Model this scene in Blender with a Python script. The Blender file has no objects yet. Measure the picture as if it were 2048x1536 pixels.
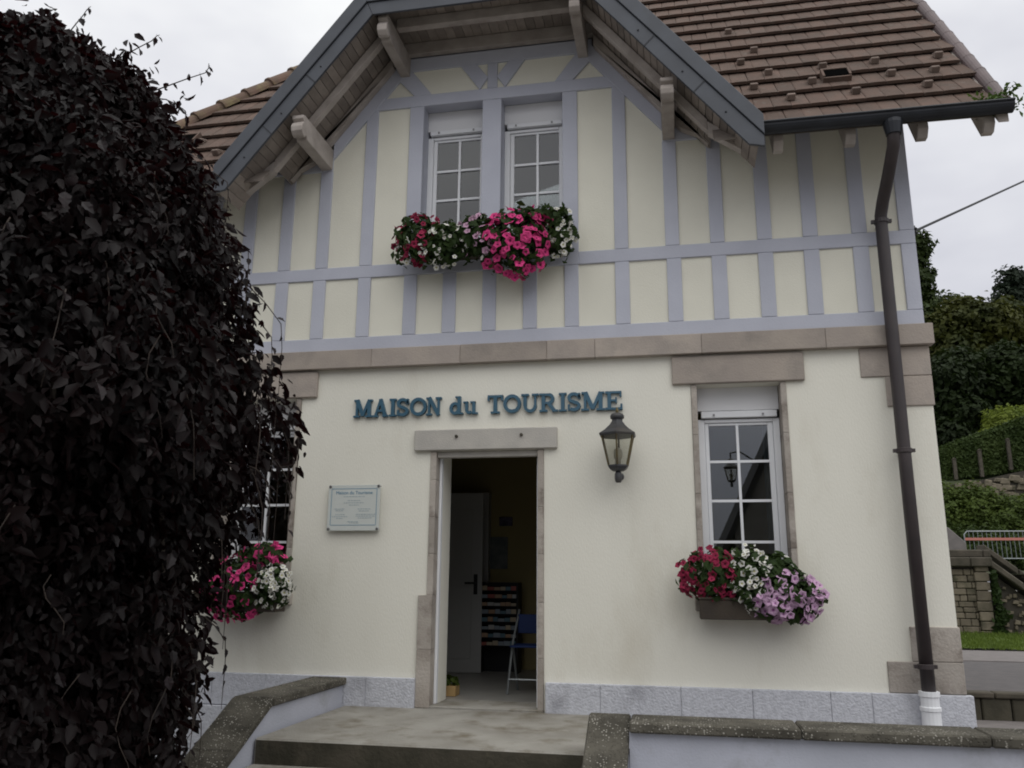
import bpy, bmesh, math, random
import numpy as np
from mathutils import Vector, Matrix, Euler
random.seed(7)
rng = np.random.default_rng(11)
S = bpy.context.scene
COL = S.collection
R = math.radians

# ------------------------------------------------------------------ camera
cam_d = bpy.data.cameras.new('camera')
cam = bpy.data.objects.new('camera', cam_d); COL.objects.link(cam); S.camera = cam
cam_d.sensor_width = 36; cam_d.lens = 1675.87 / 2048 * 36; cam_d.clip_end = 2000; cam_d.clip_start = .05
yaw, pit, rol = R(-11.19315), R(13.26642), R(.49754)
fw = Vector((math.sin(yaw) * math.cos(pit), math.cos(yaw) * math.cos(pit), math.sin(pit)))
rt = Vector((math.cos(yaw), -math.sin(yaw), 0)); up = rt.cross(fw)
rt, up = rt * math.cos(rol) + up * math.sin(rol), up * math.cos(rol) - rt * math.sin(rol)
m = Matrix((rt, up, -fw)).transposed().to_4x4(); m.translation = (1.65, -7.2, 1.07)
cam.matrix_world = m

# ------------------------------------------------------------------ sky (overcast) and light
SUN_EL, SUN_AZ = R(55), R(148)          # veiled, high behind the viewer, a little to the right
W = bpy.data.worlds.new('World'); S.world = W; W.use_nodes = True
nt = W.node_tree; nt.nodes.clear()
def wn(t, **k):
    n = nt.nodes.new(t)
    for a, b in k.items(): setattr(n, a, b)
    return n
out = wn('ShaderNodeOutputWorld'); bg = wn('ShaderNodeBackground')
sky = wn('ShaderNodeTexSky', sky_type='NISHITA', sun_disc=False, sun_elevation=SUN_EL, sun_rotation=SUN_AZ)
tc = wn('ShaderNodeTexCoord'); sep = wn('ShaderNodeSeparateXYZ'); nt.links.new(tc.outputs['Generated'], sep.inputs[0])
# CIE overcast law: (1 + 2 sin elevation) / 3
cl = wn('ShaderNodeClamp'); nt.links.new(sep.outputs['Z'], cl.inputs['Value'])
ov = wn('ShaderNodeMath', operation='MULTIPLY_ADD'); nt.links.new(cl.outputs[0], ov.inputs[0]); ov.inputs[1].default_value = .95; ov.inputs[2].default_value = .33
mp = wn('ShaderNodeMapping'); nt.links.new(tc.outputs['Generated'], mp.inputs[0]); mp.inputs['Scale'].default_value = (1, 1, 2.2); mp.inputs['Location'].default_value = (3.1, 1.7, .4)
nz = wn('ShaderNodeTexNoise'); nt.links.new(mp.outputs[0], nz.inputs['Vector']); nz.inputs['Scale'].default_value = 1.5; nz.inputs['Detail'].default_value = 5; nz.inputs['Roughness'].default_value = .55
rmp = wn('ShaderNodeMapRange'); nt.links.new(nz.outputs['Fac'], rmp.inputs['Value']); rmp.inputs['From Min'].default_value = .3; rmp.inputs['From Max'].default_value = .7; rmp.inputs['To Min'].default_value = .74; rmp.inputs['To Max'].default_value = 1.24
# veiled sun makes its own part of the cloud sheet brighter
sd = (math.sin(SUN_AZ) * math.cos(SUN_EL), math.cos(SUN_AZ) * math.cos(SUN_EL), math.sin(SUN_EL))
dt = wn('ShaderNodeVectorMath', operation='DOT_PRODUCT'); nt.links.new(tc.outputs['Generated'], dt.inputs[0]); dt.inputs[1].default_value = sd
gl = wn('ShaderNodeMapRange'); nt.links.new(dt.outputs['Value'], gl.inputs['Value']); gl.inputs['From Min'].default_value = .35; gl.inputs['From Max'].default_value = 1; gl.inputs['To Min'].default_value = 1.0; gl.inputs['To Max'].default_value = 1.25
m1 = wn('ShaderNodeMath', operation='MULTIPLY'); nt.links.new(ov.outputs[0], m1.inputs[0]); nt.links.new(rmp.outputs[0], m1.inputs[1])
m2 = wn('ShaderNodeMath', operation='MULTIPLY'); nt.links.new(m1.outputs[0], m2.inputs[0]); nt.links.new(gl.outputs[0], m2.inputs[1])
cr = wn('ShaderNodeMixRGB'); cr.inputs[1].default_value = (.93, .94, 1.07, 1); cr.inputs[2].default_value = (.99, 1.0, 1.0, 1)
cf = wn('ShaderNodeMapRange'); nt.links.new(m2.outputs[0], cf.inputs['Value']); cf.inputs['From Min'].default_value = .5; cf.inputs['From Max'].default_value = .95
nt.links.new(cf.outputs[0], cr.inputs[0])
cm = wn('ShaderNodeMixRGB', blend_type='MULTIPLY'); cm.inputs[0].default_value = 1; nt.links.new(cr.outputs[0], cm.inputs[1]); nt.links.new(m2.outputs[0], cm.inputs[2])
# a little of the clear sky above the clouds
sk = wn('ShaderNodeMixRGB', blend_type='ADD'); sk.inputs[0].default_value = .004; nt.links.new(cm.outputs[0], sk.inputs[1]); nt.links.new(sky.outputs[0], sk.inputs[2])
nt.links.new(sk.outputs[0], bg.inputs['Color']); bg.inputs['Strength'].default_value = 1.05
W.cycles.sampling_method = 'MANUAL'; W.cycles.sample_map_resolution = 256
nt.links.new(bg.outputs[0], out.inputs['Surface'])
sl = bpy.data.lights.new('sun', 'SUN'); sl.energy = .8; sl.angle = R(70); sl.color = (1, .97, .93)
so = bpy.data.objects.new('sun', sl); COL.objects.link(so); so.location = (12, -20, 30)
so.rotation_euler = (-Vector(sd)).to_track_quat('-Z', 'Y').to_euler()
vs = S.view_settings; vs.view_transform = 'Standard'; vs.look = 'None'; vs.gamma = 1; vs.exposure = 0; vs.use_curve_mapping = False
S.cycles.pixel_filter_type = 'BLACKMAN_HARRIS'; S.cycles.filter_width = 1.9
S.cycles.max_bounces = 5; S.cycles.diffuse_bounces = 3; S.cycles.glossy_bounces = 3; S.cycles.transmission_bounces = 2; S.cycles.transparent_max_bounces = 8

# ------------------------------------------------------------------ helpers
def lin(c):
    return tuple(((v / 255 / 12.92) if v / 255 <= .04045 else ((v / 255 + .055) / 1.055) ** 2.4) for v in c)
def MAT(name, c1, c2=None, scale=3, detail=6, rough=.8, bump=0, bscale=40, spec=.3, rand=0, metal=0, lo=.35, hi=.65, extra=None, c3=None, scale3=1.0, lo3=.55, hi3=.7, stretch=None):
    """noise-mixed colour with optional second stain layer, fine relief and per-object variation"""
    mt = bpy.data.materials.new(name); mt.use_nodes = True
    n, l = mt.node_tree.nodes, mt.node_tree.links
    b = n['Principled BSDF']; b.inputs['Roughness'].default_value = rough; b.inputs['Specular IOR Level'].default_value = spec; b.inputs['Metallic'].default_value = metal
    co = n.new('ShaderNodeTexCoord'); src = co.outputs['Object']
    if stretch:
        mpp = n.new('ShaderNodeMapping'); mpp.inputs['Scale'].default_value = stretch; l.new(src, mpp.inputs[0]); src = mpp.outputs[0]
    if rand:
        oi = n.new('ShaderNodeObjectInfo'); ad = n.new('ShaderNodeVectorMath'); ad.operation = 'MULTIPLY_ADD'
        cmb = n.new('ShaderNodeCombineXYZ'); l.new(oi.outputs['Random'], cmb.inputs[0]); l.new(oi.outputs['Random'], cmb.inputs[1])
        l.new(cmb.outputs[0], ad.inputs[0]); ad.inputs[1].default_value = (37, 53, 11); l.new(src, ad.inputs[2]); src = ad.outputs[0]
    c2 = c2 or c1
    t = n.new('ShaderNodeTexNoise'); t.inputs['Scale'].default_value = scale; t.inputs['Detail'].default_value = detail; l.new(src, t.inputs['Vector'])
    mr = n.new('ShaderNodeMapRange'); mr.inputs['From Min'].default_value = lo; mr.inputs['From Max'].default_value = hi; l.new(t.outputs['Fac'], mr.inputs['Value'])
    mx = n.new('ShaderNodeMixRGB'); mx.inputs[1].default_value = (*c1, 1); mx.inputs[2].default_value = (*c2, 1); l.new(mr.outputs[0], mx.inputs[0])
    o = mx.outputs[0]
    if c3:
        t3 = n.new('ShaderNodeTexNoise'); t3.inputs['Scale'].default_value = scale3; t3.inputs['Detail'].default_value = 8; t3.inputs['Roughness'].default_value = .65; l.new(src, t3.inputs['Vector'])
        r3 = n.new('ShaderNodeMapRange'); r3.inputs['From Min'].default_value = lo3; r3.inputs['From Max'].default_value = hi3; l.new(t3.outputs['Fac'], r3.inputs['Value'])
        x3 = n.new('ShaderNodeMixRGB'); l.new(r3.outputs[0], x3.inputs[0]); l.new(o, x3.inputs[1]); x3.inputs[2].default_value = (*c3, 1); o = x3.outputs[0]
    if rand:
        hv = n.new('ShaderNodeHueSaturation'); l.new(o, hv.inputs['Color'])
        rr = n.new('ShaderNodeMapRange'); l.new(oi.outputs['Random'], rr.inputs['Value']); rr.inputs['To Min'].default_value = 1 - rand; rr.inputs['To Max'].default_value = 1 + rand
        l.new(rr.outputs[0], hv.inputs['Value']); o = hv.outputs[0]
    l.new(o, b.inputs['Base Color'])
    if bump:
        tb = n.new('ShaderNodeTexNoise'); tb.inputs['Scale'].default_value = bscale; tb.inputs['Detail'].default_value = 4; l.new(src, tb.inputs['Vector'])
        bp = n.new('ShaderNodeBump'); bp.inputs['Strength'].default_value = bump; bp.inputs['Distance'].default_value = .01; l.new(tb.outputs['Fac'], bp.inputs['Height']); l.new(bp.outputs[0], b.inputs['Normal'])
    return mt
def PEBBLE(name, base, light):
    """weathered washed-pebble concrete"""
    mt = MAT(name, base, tuple(v * .45 for v in base), 4, rough=.95, spec=.15)
    n, l = mt.node_tree.nodes, mt.node_tree.links; b = n['Principled BSDF']
    co = n.new('ShaderNodeTexCoord'); v = n.new('ShaderNodeTexVoronoi'); v.inputs['Scale'].default_value = 62; l.new(co.outputs['Object'], v.inputs['Vector'])
    t = n.new('ShaderNodeTexNoise'); t.inputs['Scale'].default_value = 5; t.inputs['Detail'].default_value = 5; l.new(co.outputs['Object'], t.inputs['Vector'])
    mu = n.new('ShaderNodeSeparateColor'); l.new(v.outputs['Color'], mu.inputs[0])
    th = n.new('ShaderNodeMapRange'); l.new(v.outputs['Distance'], th.inputs['Value']); th.inputs['From Min'].default_value = .42; th.inputs['From Max'].default_value = .25
    gt = n.new('ShaderNodeMath'); gt.operation = 'GREATER_THAN'; l.new(mu.outputs[0], gt.inputs[0]); gt.inputs[1].default_value = .52
    m1 = n.new('ShaderNodeMath'); m1.operation = 'MULTIPLY'; l.new(th.outputs[0], m1.inputs[0]); l.new(gt.outputs[0], m1.inputs[1])
    mr = n.new('ShaderNodeMapRange'); l.new(t.outputs['Fac'], mr.inputs['Value']); mr.inputs['From Min'].default_value = .36; mr.inputs['From Max'].default_value = .6
    m2 = n.new('ShaderNodeMath'); m2.operation = 'MULTIPLY'; l.new(m1.outputs[0], m2.inputs[0]); l.new(mr.outputs[0], m2.inputs[1])
    mx = n.new('ShaderNodeMixRGB'); l.new(m2.outputs[0], mx.inputs[0]); l.new(b.inputs['Base Color'].links[0].from_socket, mx.inputs[1]); mx.inputs[2].default_value = (*light, 1)
    l.new(mx.outputs[0], b.inputs['Base Color'])
    bp = n.new('ShaderNodeBump'); bp.inputs['Strength'].default_value = .7; bp.inputs['Distance'].default_value = .01; l.new(th.outputs[0], bp.inputs['Height']); l.new(bp.outputs[0], b.inputs['Normal'])
    return mt
def GLASS(name, tint=(.75, .8, .8), ior=1.9, rough=0.0):
    mt = bpy.data.materials.new(name); mt.use_nodes = True; n, l = mt.node_tree.nodes, mt.node_tree.links; n.clear()
    o = n.new('ShaderNodeOutputMaterial'); mix = n.new('ShaderNodeMixShader'); fr = n.new('ShaderNodeFresnel'); fr.inputs['IOR'].default_value = ior
    tr = n.new('ShaderNodeBsdfTransparent'); tr.inputs['Color'].default_value = (*tint, 1); g = n.new('ShaderNodeBsdfGlossy'); g.inputs['Roughness'].default_value = rough
    l.new(fr.outputs[0], mix.inputs[0]); l.new(tr.outputs[0], mix.inputs[1]); l.new(g.outputs[0], mix.inputs[2]); l.new(mix.outputs[0], o.inputs[0])
    return mt
def LEAFMAT(name, c1, c2, trans, scale=1.2, rough=.6, spec=.15, tw=.25, rand=0):
    mt = MAT(name, c1, c2, scale, rough=rough, spec=spec, rand=rand); n, l = mt.node_tree.nodes, mt.node_tree.links
    b = n['Principled BSDF']; o = n['Material Output']; t = n.new('ShaderNodeBsdfTranslucent'); t.inputs['Color'].default_value = (*trans, 1)
    mx = n.new('ShaderNodeMixShader'); mx.inputs[0].default_value = tw; l.new(b.outputs[0], mx.inputs[1]); l.new(t.outputs[0], mx.inputs[2]); l.new(mx.outputs[0], o.inputs[0])
    return mt

def link(name, me, parent=None, kind=None):
    o = bpy.data.objects.new(name, me); COL.objects.link(o)
    if parent: o.parent = parent
    if kind: o['kind'] = kind
    return o
def thing(name, label, cat, loc=(0, 0, 0), group=None):
    o = bpy.data.objects.new(name, None); COL.objects.link(o); o.empty_display_size = .1; o.location = loc
    o['label'] = label; o['category'] = cat
    if group: o['group'] = group
    return o
def tag(o, label, cat, group=None):
    o['label'] = label; o['category'] = cat
    if group: o['group'] = group
    return o
class MB:
    def __init__(s): s.v = []; s.f = []; s.mi = []; s.m = 0
    def add(s, vs, fs):
        k = len(s.v); s.v += [tuple(p) for p in vs]; s.f += [tuple(i + k for i in f) for f in fs]; s.mi += [s.m] * len(fs); return s
    def box(s, x0, x1, y0, y1, z0, z1):
        return s.add([(x0, y0, z0), (x1, y0, z0), (x1, y1, z0), (x0, y1, z0), (x0, y0, z1), (x1, y0, z1), (x1, y1, z1), (x0, y1, z1)],
                     [(3, 2, 1, 0), (4, 5, 6, 7), (0, 1, 5, 4), (1, 2, 6, 5), (2, 3, 7, 6), (3, 0, 4, 7)])
    def prism(s, poly, y0, y1, ax='y'):
        """poly in the plane across ax, extruded along ax"""
        n = len(poly)
        P = (lambda a, b, c: (a, c, b)) if ax == 'y' else ((lambda a, b, c: (c, a, b)) if ax == 'x' else (lambda a, b, c: (a, b, c)))
        vs = [P(a, b, y0) for a, b in poly] + [P(a, b, y1) for a, b in poly]
        return s.add(vs, [tuple(range(n)), tuple(range(2 * n - 1, n - 1, -1))] + [(i, (i + 1) % n, n + (i + 1) % n, n + i) for i in range(n)])
    def tube(s, pts, r, n=8, caps=True):
        pts = [Vector(p) for p in pts]; rs = r if isinstance(r, (list, tuple)) else [r] * len(pts)
        k = len(s.v); ref = None
        for i, p in enumerate(pts):
            d = (pts[min(i + 1, len(pts) - 1)] - pts[max(i - 1, 0)]).normalized()
            if ref is None: ref = Vector((0, 0, 1)) if abs(d.z) < .9 else Vector((1, 0, 0))
            a = d.cross(ref)
            if a.length < 1e-4: a = d.cross(Vector((0, 1, 0)))
            a.normalize(); b = a.cross(d); ref = b
            for j in range(n):
                t = 2 * math.pi * j / n; q = p + (a * math.cos(t) + b * math.sin(t)) * rs[i]; s.v.append(tuple(q))
        for i in range(len(pts) - 1):
            for j in range(n):
                s.f.append((k + i * n + j, k + i * n + (j + 1) % n, k + (i + 1) * n + (j + 1) % n, k + (i + 1) * n + j)); s.mi.append(s.m)
        if caps:
            s.f.append(tuple(k + j for j in range(n - 1, -1, -1))); s.f.append(tuple(k + (len(pts) - 1) * n + j for j in range(n))); s.mi += [s.m] * 2
        return s
    def lathe(s, prof, n=16, c=(0, 0, 0), rot=0):
        k = len(s.v)
        for r, z in prof:
            for j in range(n):
                t = 2 * math.pi * j / n + rot; s.v.append((c[0] + r * math.cos(t), c[1] + r * math.sin(t), c[2] + z))
        for i in range(len(prof) - 1):
            for j in range(n):
                s.f.append((k + i * n + j, k + i * n + (j + 1) % n, k + (i + 1) * n + (j + 1) % n, k + (i + 1) * n + j)); s.mi.append(s.m)
        s.f.append(tuple(k + j for j in range(n - 1, -1, -1))); s.f.append(tuple(k + (len(prof) - 1) * n + j for j in range(n))); s.mi += [s.m] * 2
        return s
    def build(s, name, mat, parent=None, bevel=0, smooth=False, kind=None, normals=True):
        me = bpy.data.meshes.new(name); me.from_pydata(s.v, [], s.f)
        for mm in (mat if isinstance(mat, (list, tuple)) else [mat]): me.materials.append(mm)
        if isinstance(mat, (list, tuple)): me.polygons.foreach_set('material_index', s.mi)
        if normals or bevel:
            b = bmesh.new(); b.from_mesh(me)
            if normals: bmesh.ops.recalc_face_normals(b, faces=b.faces)
            if bevel: bmesh.ops.bevel(b, geom=[e for e in b.edges if len(e.link_faces) == 2 and e.calc_face_angle(0) > .4], offset=bevel, segments=1, affect='EDGES', profile=.5)
            b.to_mesh(me); b.free()
        if smooth: me.polygons.foreach_set('use_smooth', [True] * len(me.polygons))
        me.update()
        return link(name, me, parent, kind)
def mesh_np(name, V, F, mat, parent=None, kind=None, smooth=False, mi=None):
    me = bpy.data.meshes.new(name); k = F.shape[1]
    me.vertices.add(len(V)); me.vertices.foreach_set('co', V.astype(np.float32).ravel())
    me.loops.add(F.size); me.loops.foreach_set('vertex_index', F.astype(np.int32).ravel())
    me.polygons.add(len(F)); me.polygons.foreach_set('loop_start', (np.arange(len(F)) * k).astype(np.int32))
    for mm in (mat if isinstance(mat, (list, tuple)) else [mat]): me.materials.append(mm)
    if mi is not None: me.polygons.foreach_set('material_index', mi.astype(np.int32))
    me.update(calc_edges=True); me.validate()
    if smooth: me.polygons.foreach_set('use_smooth', [True] * len(me.polygons))
    return link(name, me, parent, kind)
def copy_tree(o, parent=None):
    c = o.copy(); COL.objects.link(c); c.parent = parent
    for ch in o.children: copy_tree(ch, c)
    return c

# ------------------------------------------------------------------ materials
M = {}
M['plaster'] = MAT('cream_plaster', (.81, .79, .70), (.765, .745, .655), 1.3, rough=.92, bump=.28, bscale=85, c3=(.64, .60, .50), scale3=1.3, lo3=.54, hi3=.85, stretch=(1, 1, .4))
M['panel'] = MAT('yellow_cream_plaster', (.80, .78, .67), (.76, .74, .635), 2.5, rough=.92, bump=.3, bscale=110, rand=.03)
M['timber'] = MAT('lavender_painted_timber', (.515, .53, .60), (.475, .49, .56), 3, rough=.75, bump=.2, bscale=60, rand=.03)
M['plinth'] = MAT('lavender_painted_rough_stone', (.60, .61, .655), (.50, .51, .55), 26, rough=.9, bump=1.0, bscale=55, c3=(.28, .28, .31), scale3=2.5, lo3=.55, hi3=.8)
M['paintwall'] = MAT('lavender_painted_render', (.50, .515, .585), (.44, .455, .515), 2.2, rough=.9, bump=.3, bscale=70, c3=(.27, .27, .27), scale3=1.6, lo3=.54, hi3=.8)
M['sand'] = MAT('weathered_sandstone', (.42, .365, .315), (.355, .31, .275), 3, rough=.95, bump=.4, bscale=60, rand=.12, c3=(.27, .245, .22), scale3=2.2, lo3=.5, hi3=.75)
M['sandgrey'] = MAT('grey_sandstone', (.44, .40, .355), (.36, .32, .28), 4, rough=.95, bump=.6, bscale=50, rand=.1, c3=(.20, .17, .145), scale3=5, lo3=.5, hi3=.7)
M['lintel'] = MAT('grey_limestone', (.50, .475, .43), (.44, .42, .385), 6, rough=.92, bump=.35, bscale=90)
M['pvc'] = MAT('white_pvc', (.80, .81, .83), (.76, .77, .79), 2, rough=.45, spec=.4)
M['shutterbox'] = MAT('pale_grey_shutter_box', (.75, .75, .76), (.72, .72, .73), 2, rough=.6)
M['glass'] = GLASS('window_glass', ior=2.15)
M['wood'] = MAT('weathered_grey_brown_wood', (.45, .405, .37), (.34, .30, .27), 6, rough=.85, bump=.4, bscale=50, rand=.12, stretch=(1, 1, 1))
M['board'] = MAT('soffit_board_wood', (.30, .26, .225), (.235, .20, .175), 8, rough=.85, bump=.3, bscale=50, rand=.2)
M['zinc'] = MAT('dark_grey_zinc', (.072, .079, .093), (.06, .065, .076), 4, rough=.5, spec=.5, metal=.25)
M['gutter'] = MAT('dark_weathered_zinc', (.018, .021, .028), (.012, .014, .018), 6, rough=.45, spec=.5, metal=.2)
M['pipe'] = MAT('brown_metal_pipe', (.045, .034, .034), (.033, .026, .027), 5, rough=.5, spec=.5)
M['tile'] = MAT('brown_clay_tile', (.130, .086, .068), (.100, .072, .058), 7, rough=.9, bump=.5, bscale=70, rand=.13, c3=(.16, .13, .11), scale3=14, lo3=.58, hi3=.72)
M['snow'] = MAT('pale_lit_clay', (.22, .17, .145), (.16, .125, .105), 9, rough=.9, rand=.2)  # snow stops: light caught on their left faces is put into this paler clay
M['tiledark'] = MAT('roof_underlay', (.03, .025, .022), (.02, .018, .016), 3, rough=.95)
M['ridge'] = MAT('lichen_clay_ridge_tile', (.155, .10, .075), (.12, .085, .065), 7, rough=.9, bump=.5, bscale=60, rand=.2, c3=(.20, .165, .085), scale3=5, lo3=.5, hi3=.7)
M['verge'] = MAT('mauve_verge_tile', (.135, .098, .098), (.105, .078, .078), 5, rough=.6, spec=.45, rand=.08)
M['blue'] = MAT('blue_sign_paint', (.05, .125, .185), (.042, .108, .16), 5, rough=.4, spec=.4)
M['plaque'] = MAT('pale_acrylic', (.62, .65, .62), (.59, .62, .59), 4, rough=.2, spec=.5)
M['print'] = MAT('blue_print', (.10, .24, .36), rough=.6)
M['print2'] = MAT('faint_blue_print', (.34, .41, .44), rough=.6)
M['steel'] = MAT('dull_steel', (.25, .25, .25), rough=.4, metal=.8)
M['iron'] = MAT('dark_lantern_metal', (.04, .045, .055), (.06, .055, .05), 8, rough=.45, spec=.5)
M['brass'] = MAT('tarnished_brass', (.16, .13, .06), (.10, .08, .05), 12, rough=.5, metal=.4)
M['lampglass'] = GLASS('frosted_lantern_glass', (.95, .95, .93), 1.45, .3)
M['bulb'] = MAT('opal_bulb', (.55, .52, .42), rough=.4)
M['trough'] = MAT('dark_brown_trough', (.075, .06, .045), (.055, .045, .036), 6, rough=.7, bump=.3)
M['pebble'] = PEBBLE('washed_pebble_concrete', (.13, .12, .098), (.42, .40, .35))
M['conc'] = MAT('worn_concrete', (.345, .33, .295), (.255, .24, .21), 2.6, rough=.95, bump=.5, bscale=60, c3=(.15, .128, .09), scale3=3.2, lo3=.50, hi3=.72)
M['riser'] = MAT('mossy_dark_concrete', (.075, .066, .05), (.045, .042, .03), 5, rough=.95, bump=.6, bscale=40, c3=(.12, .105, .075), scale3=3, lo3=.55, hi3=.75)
M['gravel'] = MAT('gravel_ground', (.26, .25, .235), (.20, .195, .18), 30, rough=.95, bump=.5, bscale=90)
M['asphalt'] = MAT('asphalt', (.135, .125, .125), (.11, .103, .104), 6, rough=.9, bump=.4, bscale=120)
M['asphalt2'] = MAT('pale_path', (.21, .19, .185), (.175, .16, .155), 6, rough=.9, bump=.4, bscale=120)
M['lawn'] = MAT('lawn', (.10, .14, .03), (.07, .11, .025), 14, rough=.9, bump=.8, bscale=60)
M['rubble'] = MAT('mossy_limestone', (.20, .17, .125), (.14, .12, .09), 4, rough=.95, bump=.6, bscale=25, rand=.22, c3=(.05, .05, .03), scale3=2.2, lo3=.5, hi3=.7)
M['rubblecap'] = MAT('dark_mossy_coping', (.09, .078, .062), (.055, .05, .038), 5, rough=.95, bump=.6, bscale=25, rand=.2)
M['kerb'] = MAT('mossy_kerb_stone', (.075, .068, .05), (.05, .046, .034), 5, rough=.95, bump=.6, bscale=25, rand=.25)
M['mortar'] = MAT('dark_mortar', (.07, .062, .05), (.05, .045, .036), 6, rough=.95)
M['hill'] = MAT('hillside_undergrowth', (.05, .06, .025), (.03, .04, .015), 2, rough=.95)
M['galv'] = MAT('galvanised_steel', (.30, .32, .33), (.25, .27, .28), 10, rough=.4, metal=.6)
M['red'] = MAT('red_reflective_band', (.55, .21, .17), rough=.4)
M['white'] = MAT('white_reflective_band', (.75, .72, .70), rough=.4)
M['floor'] = MAT('grey_floor_tile', (.36, .35, .32), (.31, .30, .28), 5, rough=.35, spec=.5)
M['intwall'] = MAT('yellow_interior_wall', (.36, .30, .14), (.33, .27, .13), 2, rough=.9)
M['intwhite'] = MAT('white_interior_paint', (.46, .46, .45), rough=.5)
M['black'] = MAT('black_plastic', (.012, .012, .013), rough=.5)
M['slot_dark'] = MAT('painted_slot_dark', (.004, .004, .004), rough=1, spec=0)  # near-black colour stands in for shade in the vent slot; the box is solid
M['curtain'] = MAT('grey_net_curtain', (.30, .32, .32), (.26, .28, .28), 6, rough=.95)
M['bluecloth'] = MAT('blue_chair_plastic', (.008, .022, .09), rough=.6)
M['yellowwood'] = MAT('raw_wood', (.45, .30, .13), (.38, .25, .11), 9, rough=.8)
M['cable'] = MAT('black_cable', (.02, .02, .022), rough=.6)
M['oppwall'] = MAT('grey_render', (.20, .19, .175), (.17, .16, .15), 3, rough=.9)
M['opproof'] = MAT('dark_slate', (.03, .03, .033), (.022, .022, .024), 6, rough=.8)

# ------------------------------------------------------------------ ground, road, hillside
g = MB(); g.add([(-300, -300, -.56), (300, -300, -.56), (300, 400, -.56), (-300, 400, -.56)], [(0, 1, 2, 3)]); g.build('ground', M['gravel'], kind='structure')
MB().box(1.3, 12, -1.5, 2.55, -.6, -.25).build('terrace', M['asphalt2'], kind='structure')
MB().box(3.9, 90, 2.72, 6.6, -.6, 0).build('road', M['asphalt'], kind='structure')
MB().box(3.9, 90, 6.6, 8.75, -.6, .012).build('path', M['asphalt2'], kind='structure')
lw = MB()
nx, ny = 40, 8
for j in range(ny + 1):
    for i in range(nx + 1):
        y = 8.75 + j * .5; lw.v.append((3.9 + i * .6, y, .03 + .03 * math.sin(i * 1.7 + j) + .10 * (j / ny)))
for j in range(ny):
    for i in range(nx): lw.f.append((j * 41 + i, j * 41 + i + 1, j * 41 + i + 42, j * 41 + i + 41)); lw.mi.append(0)
lw.build('lawn', M['lawn'], kind='structure', normals=False)
# grass blades on the strip of lawn
n = 16000; px = rng.uniform(5.0, 12, n); py = rng.uniform(8.7, 12.5, n); a = rng.uniform(0, 6.28, n); h = rng.uniform(.04, .10, n); w = .012
pz = .03 + .10 * (py - 8.75) / 4
V = np.stack([np.stack([px - w * np.cos(a), py - w * np.sin(a), pz], 1), np.stack([px + w * np.cos(a), py + w * np.sin(a), pz], 1), np.stack([px + rng.normal(0, .03, n), py + rng.normal(0, .03, n), pz + h], 1)], 1).reshape(-1, 3)
M['grass'] = LEAFMAT('grass_blades', (.12, .17, .03), (.08, .12, .025), (.14, .20, .03), 3)
go = mesh_np('grass', V, np.arange(3 * n).reshape(-1, 3), M['grass'], kind='stuff'); tag(go, 'short green grass strip below the old stone wall', 'grass')
hl = MB(); prof = [(12.4, 1.3), (14, 1.4), (24, 1.55), (25.2, 2.0), (30, 3.4), (32, 4.6), (33, 5.6), (36, 6.2), (50, 9), (80, 13), (140, 18)]
xs = list(range(4, 130, 6))
for y, z in prof:
    for x in xs: hl.v.append((x - .2 if x == 4 else x, y, z + (.02 if y < 25 else .2) * math.sin(x * .9 + y)))
for j in range(len(prof) - 1):
    for i in range(len(xs) - 1): k = j * len(xs) + i; hl.f.append((k, k + 1, k + len(xs) + 1, k + len(xs))); hl.mi.append(0)
hl.build('hillside', M['hill'], kind='structure', normals=False)

# ------------------------------------------------------------------ the house
H = thing('tourist_house', 'cream house with lavender half-timbered upper floor and brown tiled roof', 'building')
def stone(x0, x1, y0, y1, z0, z1, mat, name, bevel=.006, parent=None):
    return MB().box(x0, x1, y0, y1, z0, z1).build(name, mat, parent or H, bevel=bevel)
def wall_open(name, x0, x1, z0, z1, y0, y1, holes, mat):
    xs = sorted({x0, x1, *[a for h in holes for a in h[:2]]}); zs = sorted({z0, z1, *[a for h in holes for a in h[2:]]})
    b = MB(); inh = lambda x, z: any(h[0] < x < h[1] and h[2] < z < h[3] for h in holes)
    for i in range(len(xs) - 1):
        for j in range(len(zs) - 1):
            if inh((xs[i] + xs[i + 1]) / 2, (zs[j] + zs[j + 1]) / 2): continue
            for y, f in ((y0, (0, 1, 2, 3)), (y1, (3, 2, 1, 0))):
                b.add([(xs[i], y, zs[j]), (xs[i + 1], y, zs[j]), (xs[i + 1], y, zs[j + 1]), (xs[i], y, zs[j + 1])], [f])
    for h in list(holes) + [(x0, x1, z0, z1)]:
        a, c, d, e = h
        b.add([(a, y0, d), (c, y0, d), (c, y0, e), (a, y0, e), (a, y1, d), (c, y1, d), (c, y1, e), (a, y1, e)], [(0, 1, 5, 4), (1, 2, 6, 5), (2, 3, 7, 6), (3, 0, 4, 7)])
    return b.build(name, mat, H, normals=False)
CX = 3.72
WIN = (1.795, 2.585, .95, 2.735)
wall_open('ground_floor_wall', -CX, CX, -.1, 3.0, .012, .42, [(-.515, .515, -.09, 2.205), WIN, (-2.585, -1.795, .95, 2.735)], M['plaster'])
wall_open('upper_wall', -.9, .9, 3.0, 6.36, .05, .30, [(-.695, -.094, 4.06, 5.70), (.094, .695, 4.06, 5.70)], M['timber'])
for s in (1, -1): MB().prism([(s * .902, 3.0), (s * CX, 3.0), (s * CX, 5.15), (s * 1.85, 5.15), (s * .902, 6.3)], .05, .30).build('upper_wall', M['plaster'], H)
for s in (-1, 1):
    MB().box(min(s * CX, s * (CX - .3)), max(s * CX, s * (CX - .3)), .43, 7.4, -.6, 5.2).build('side_wall', M['plaster'], H)
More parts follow.
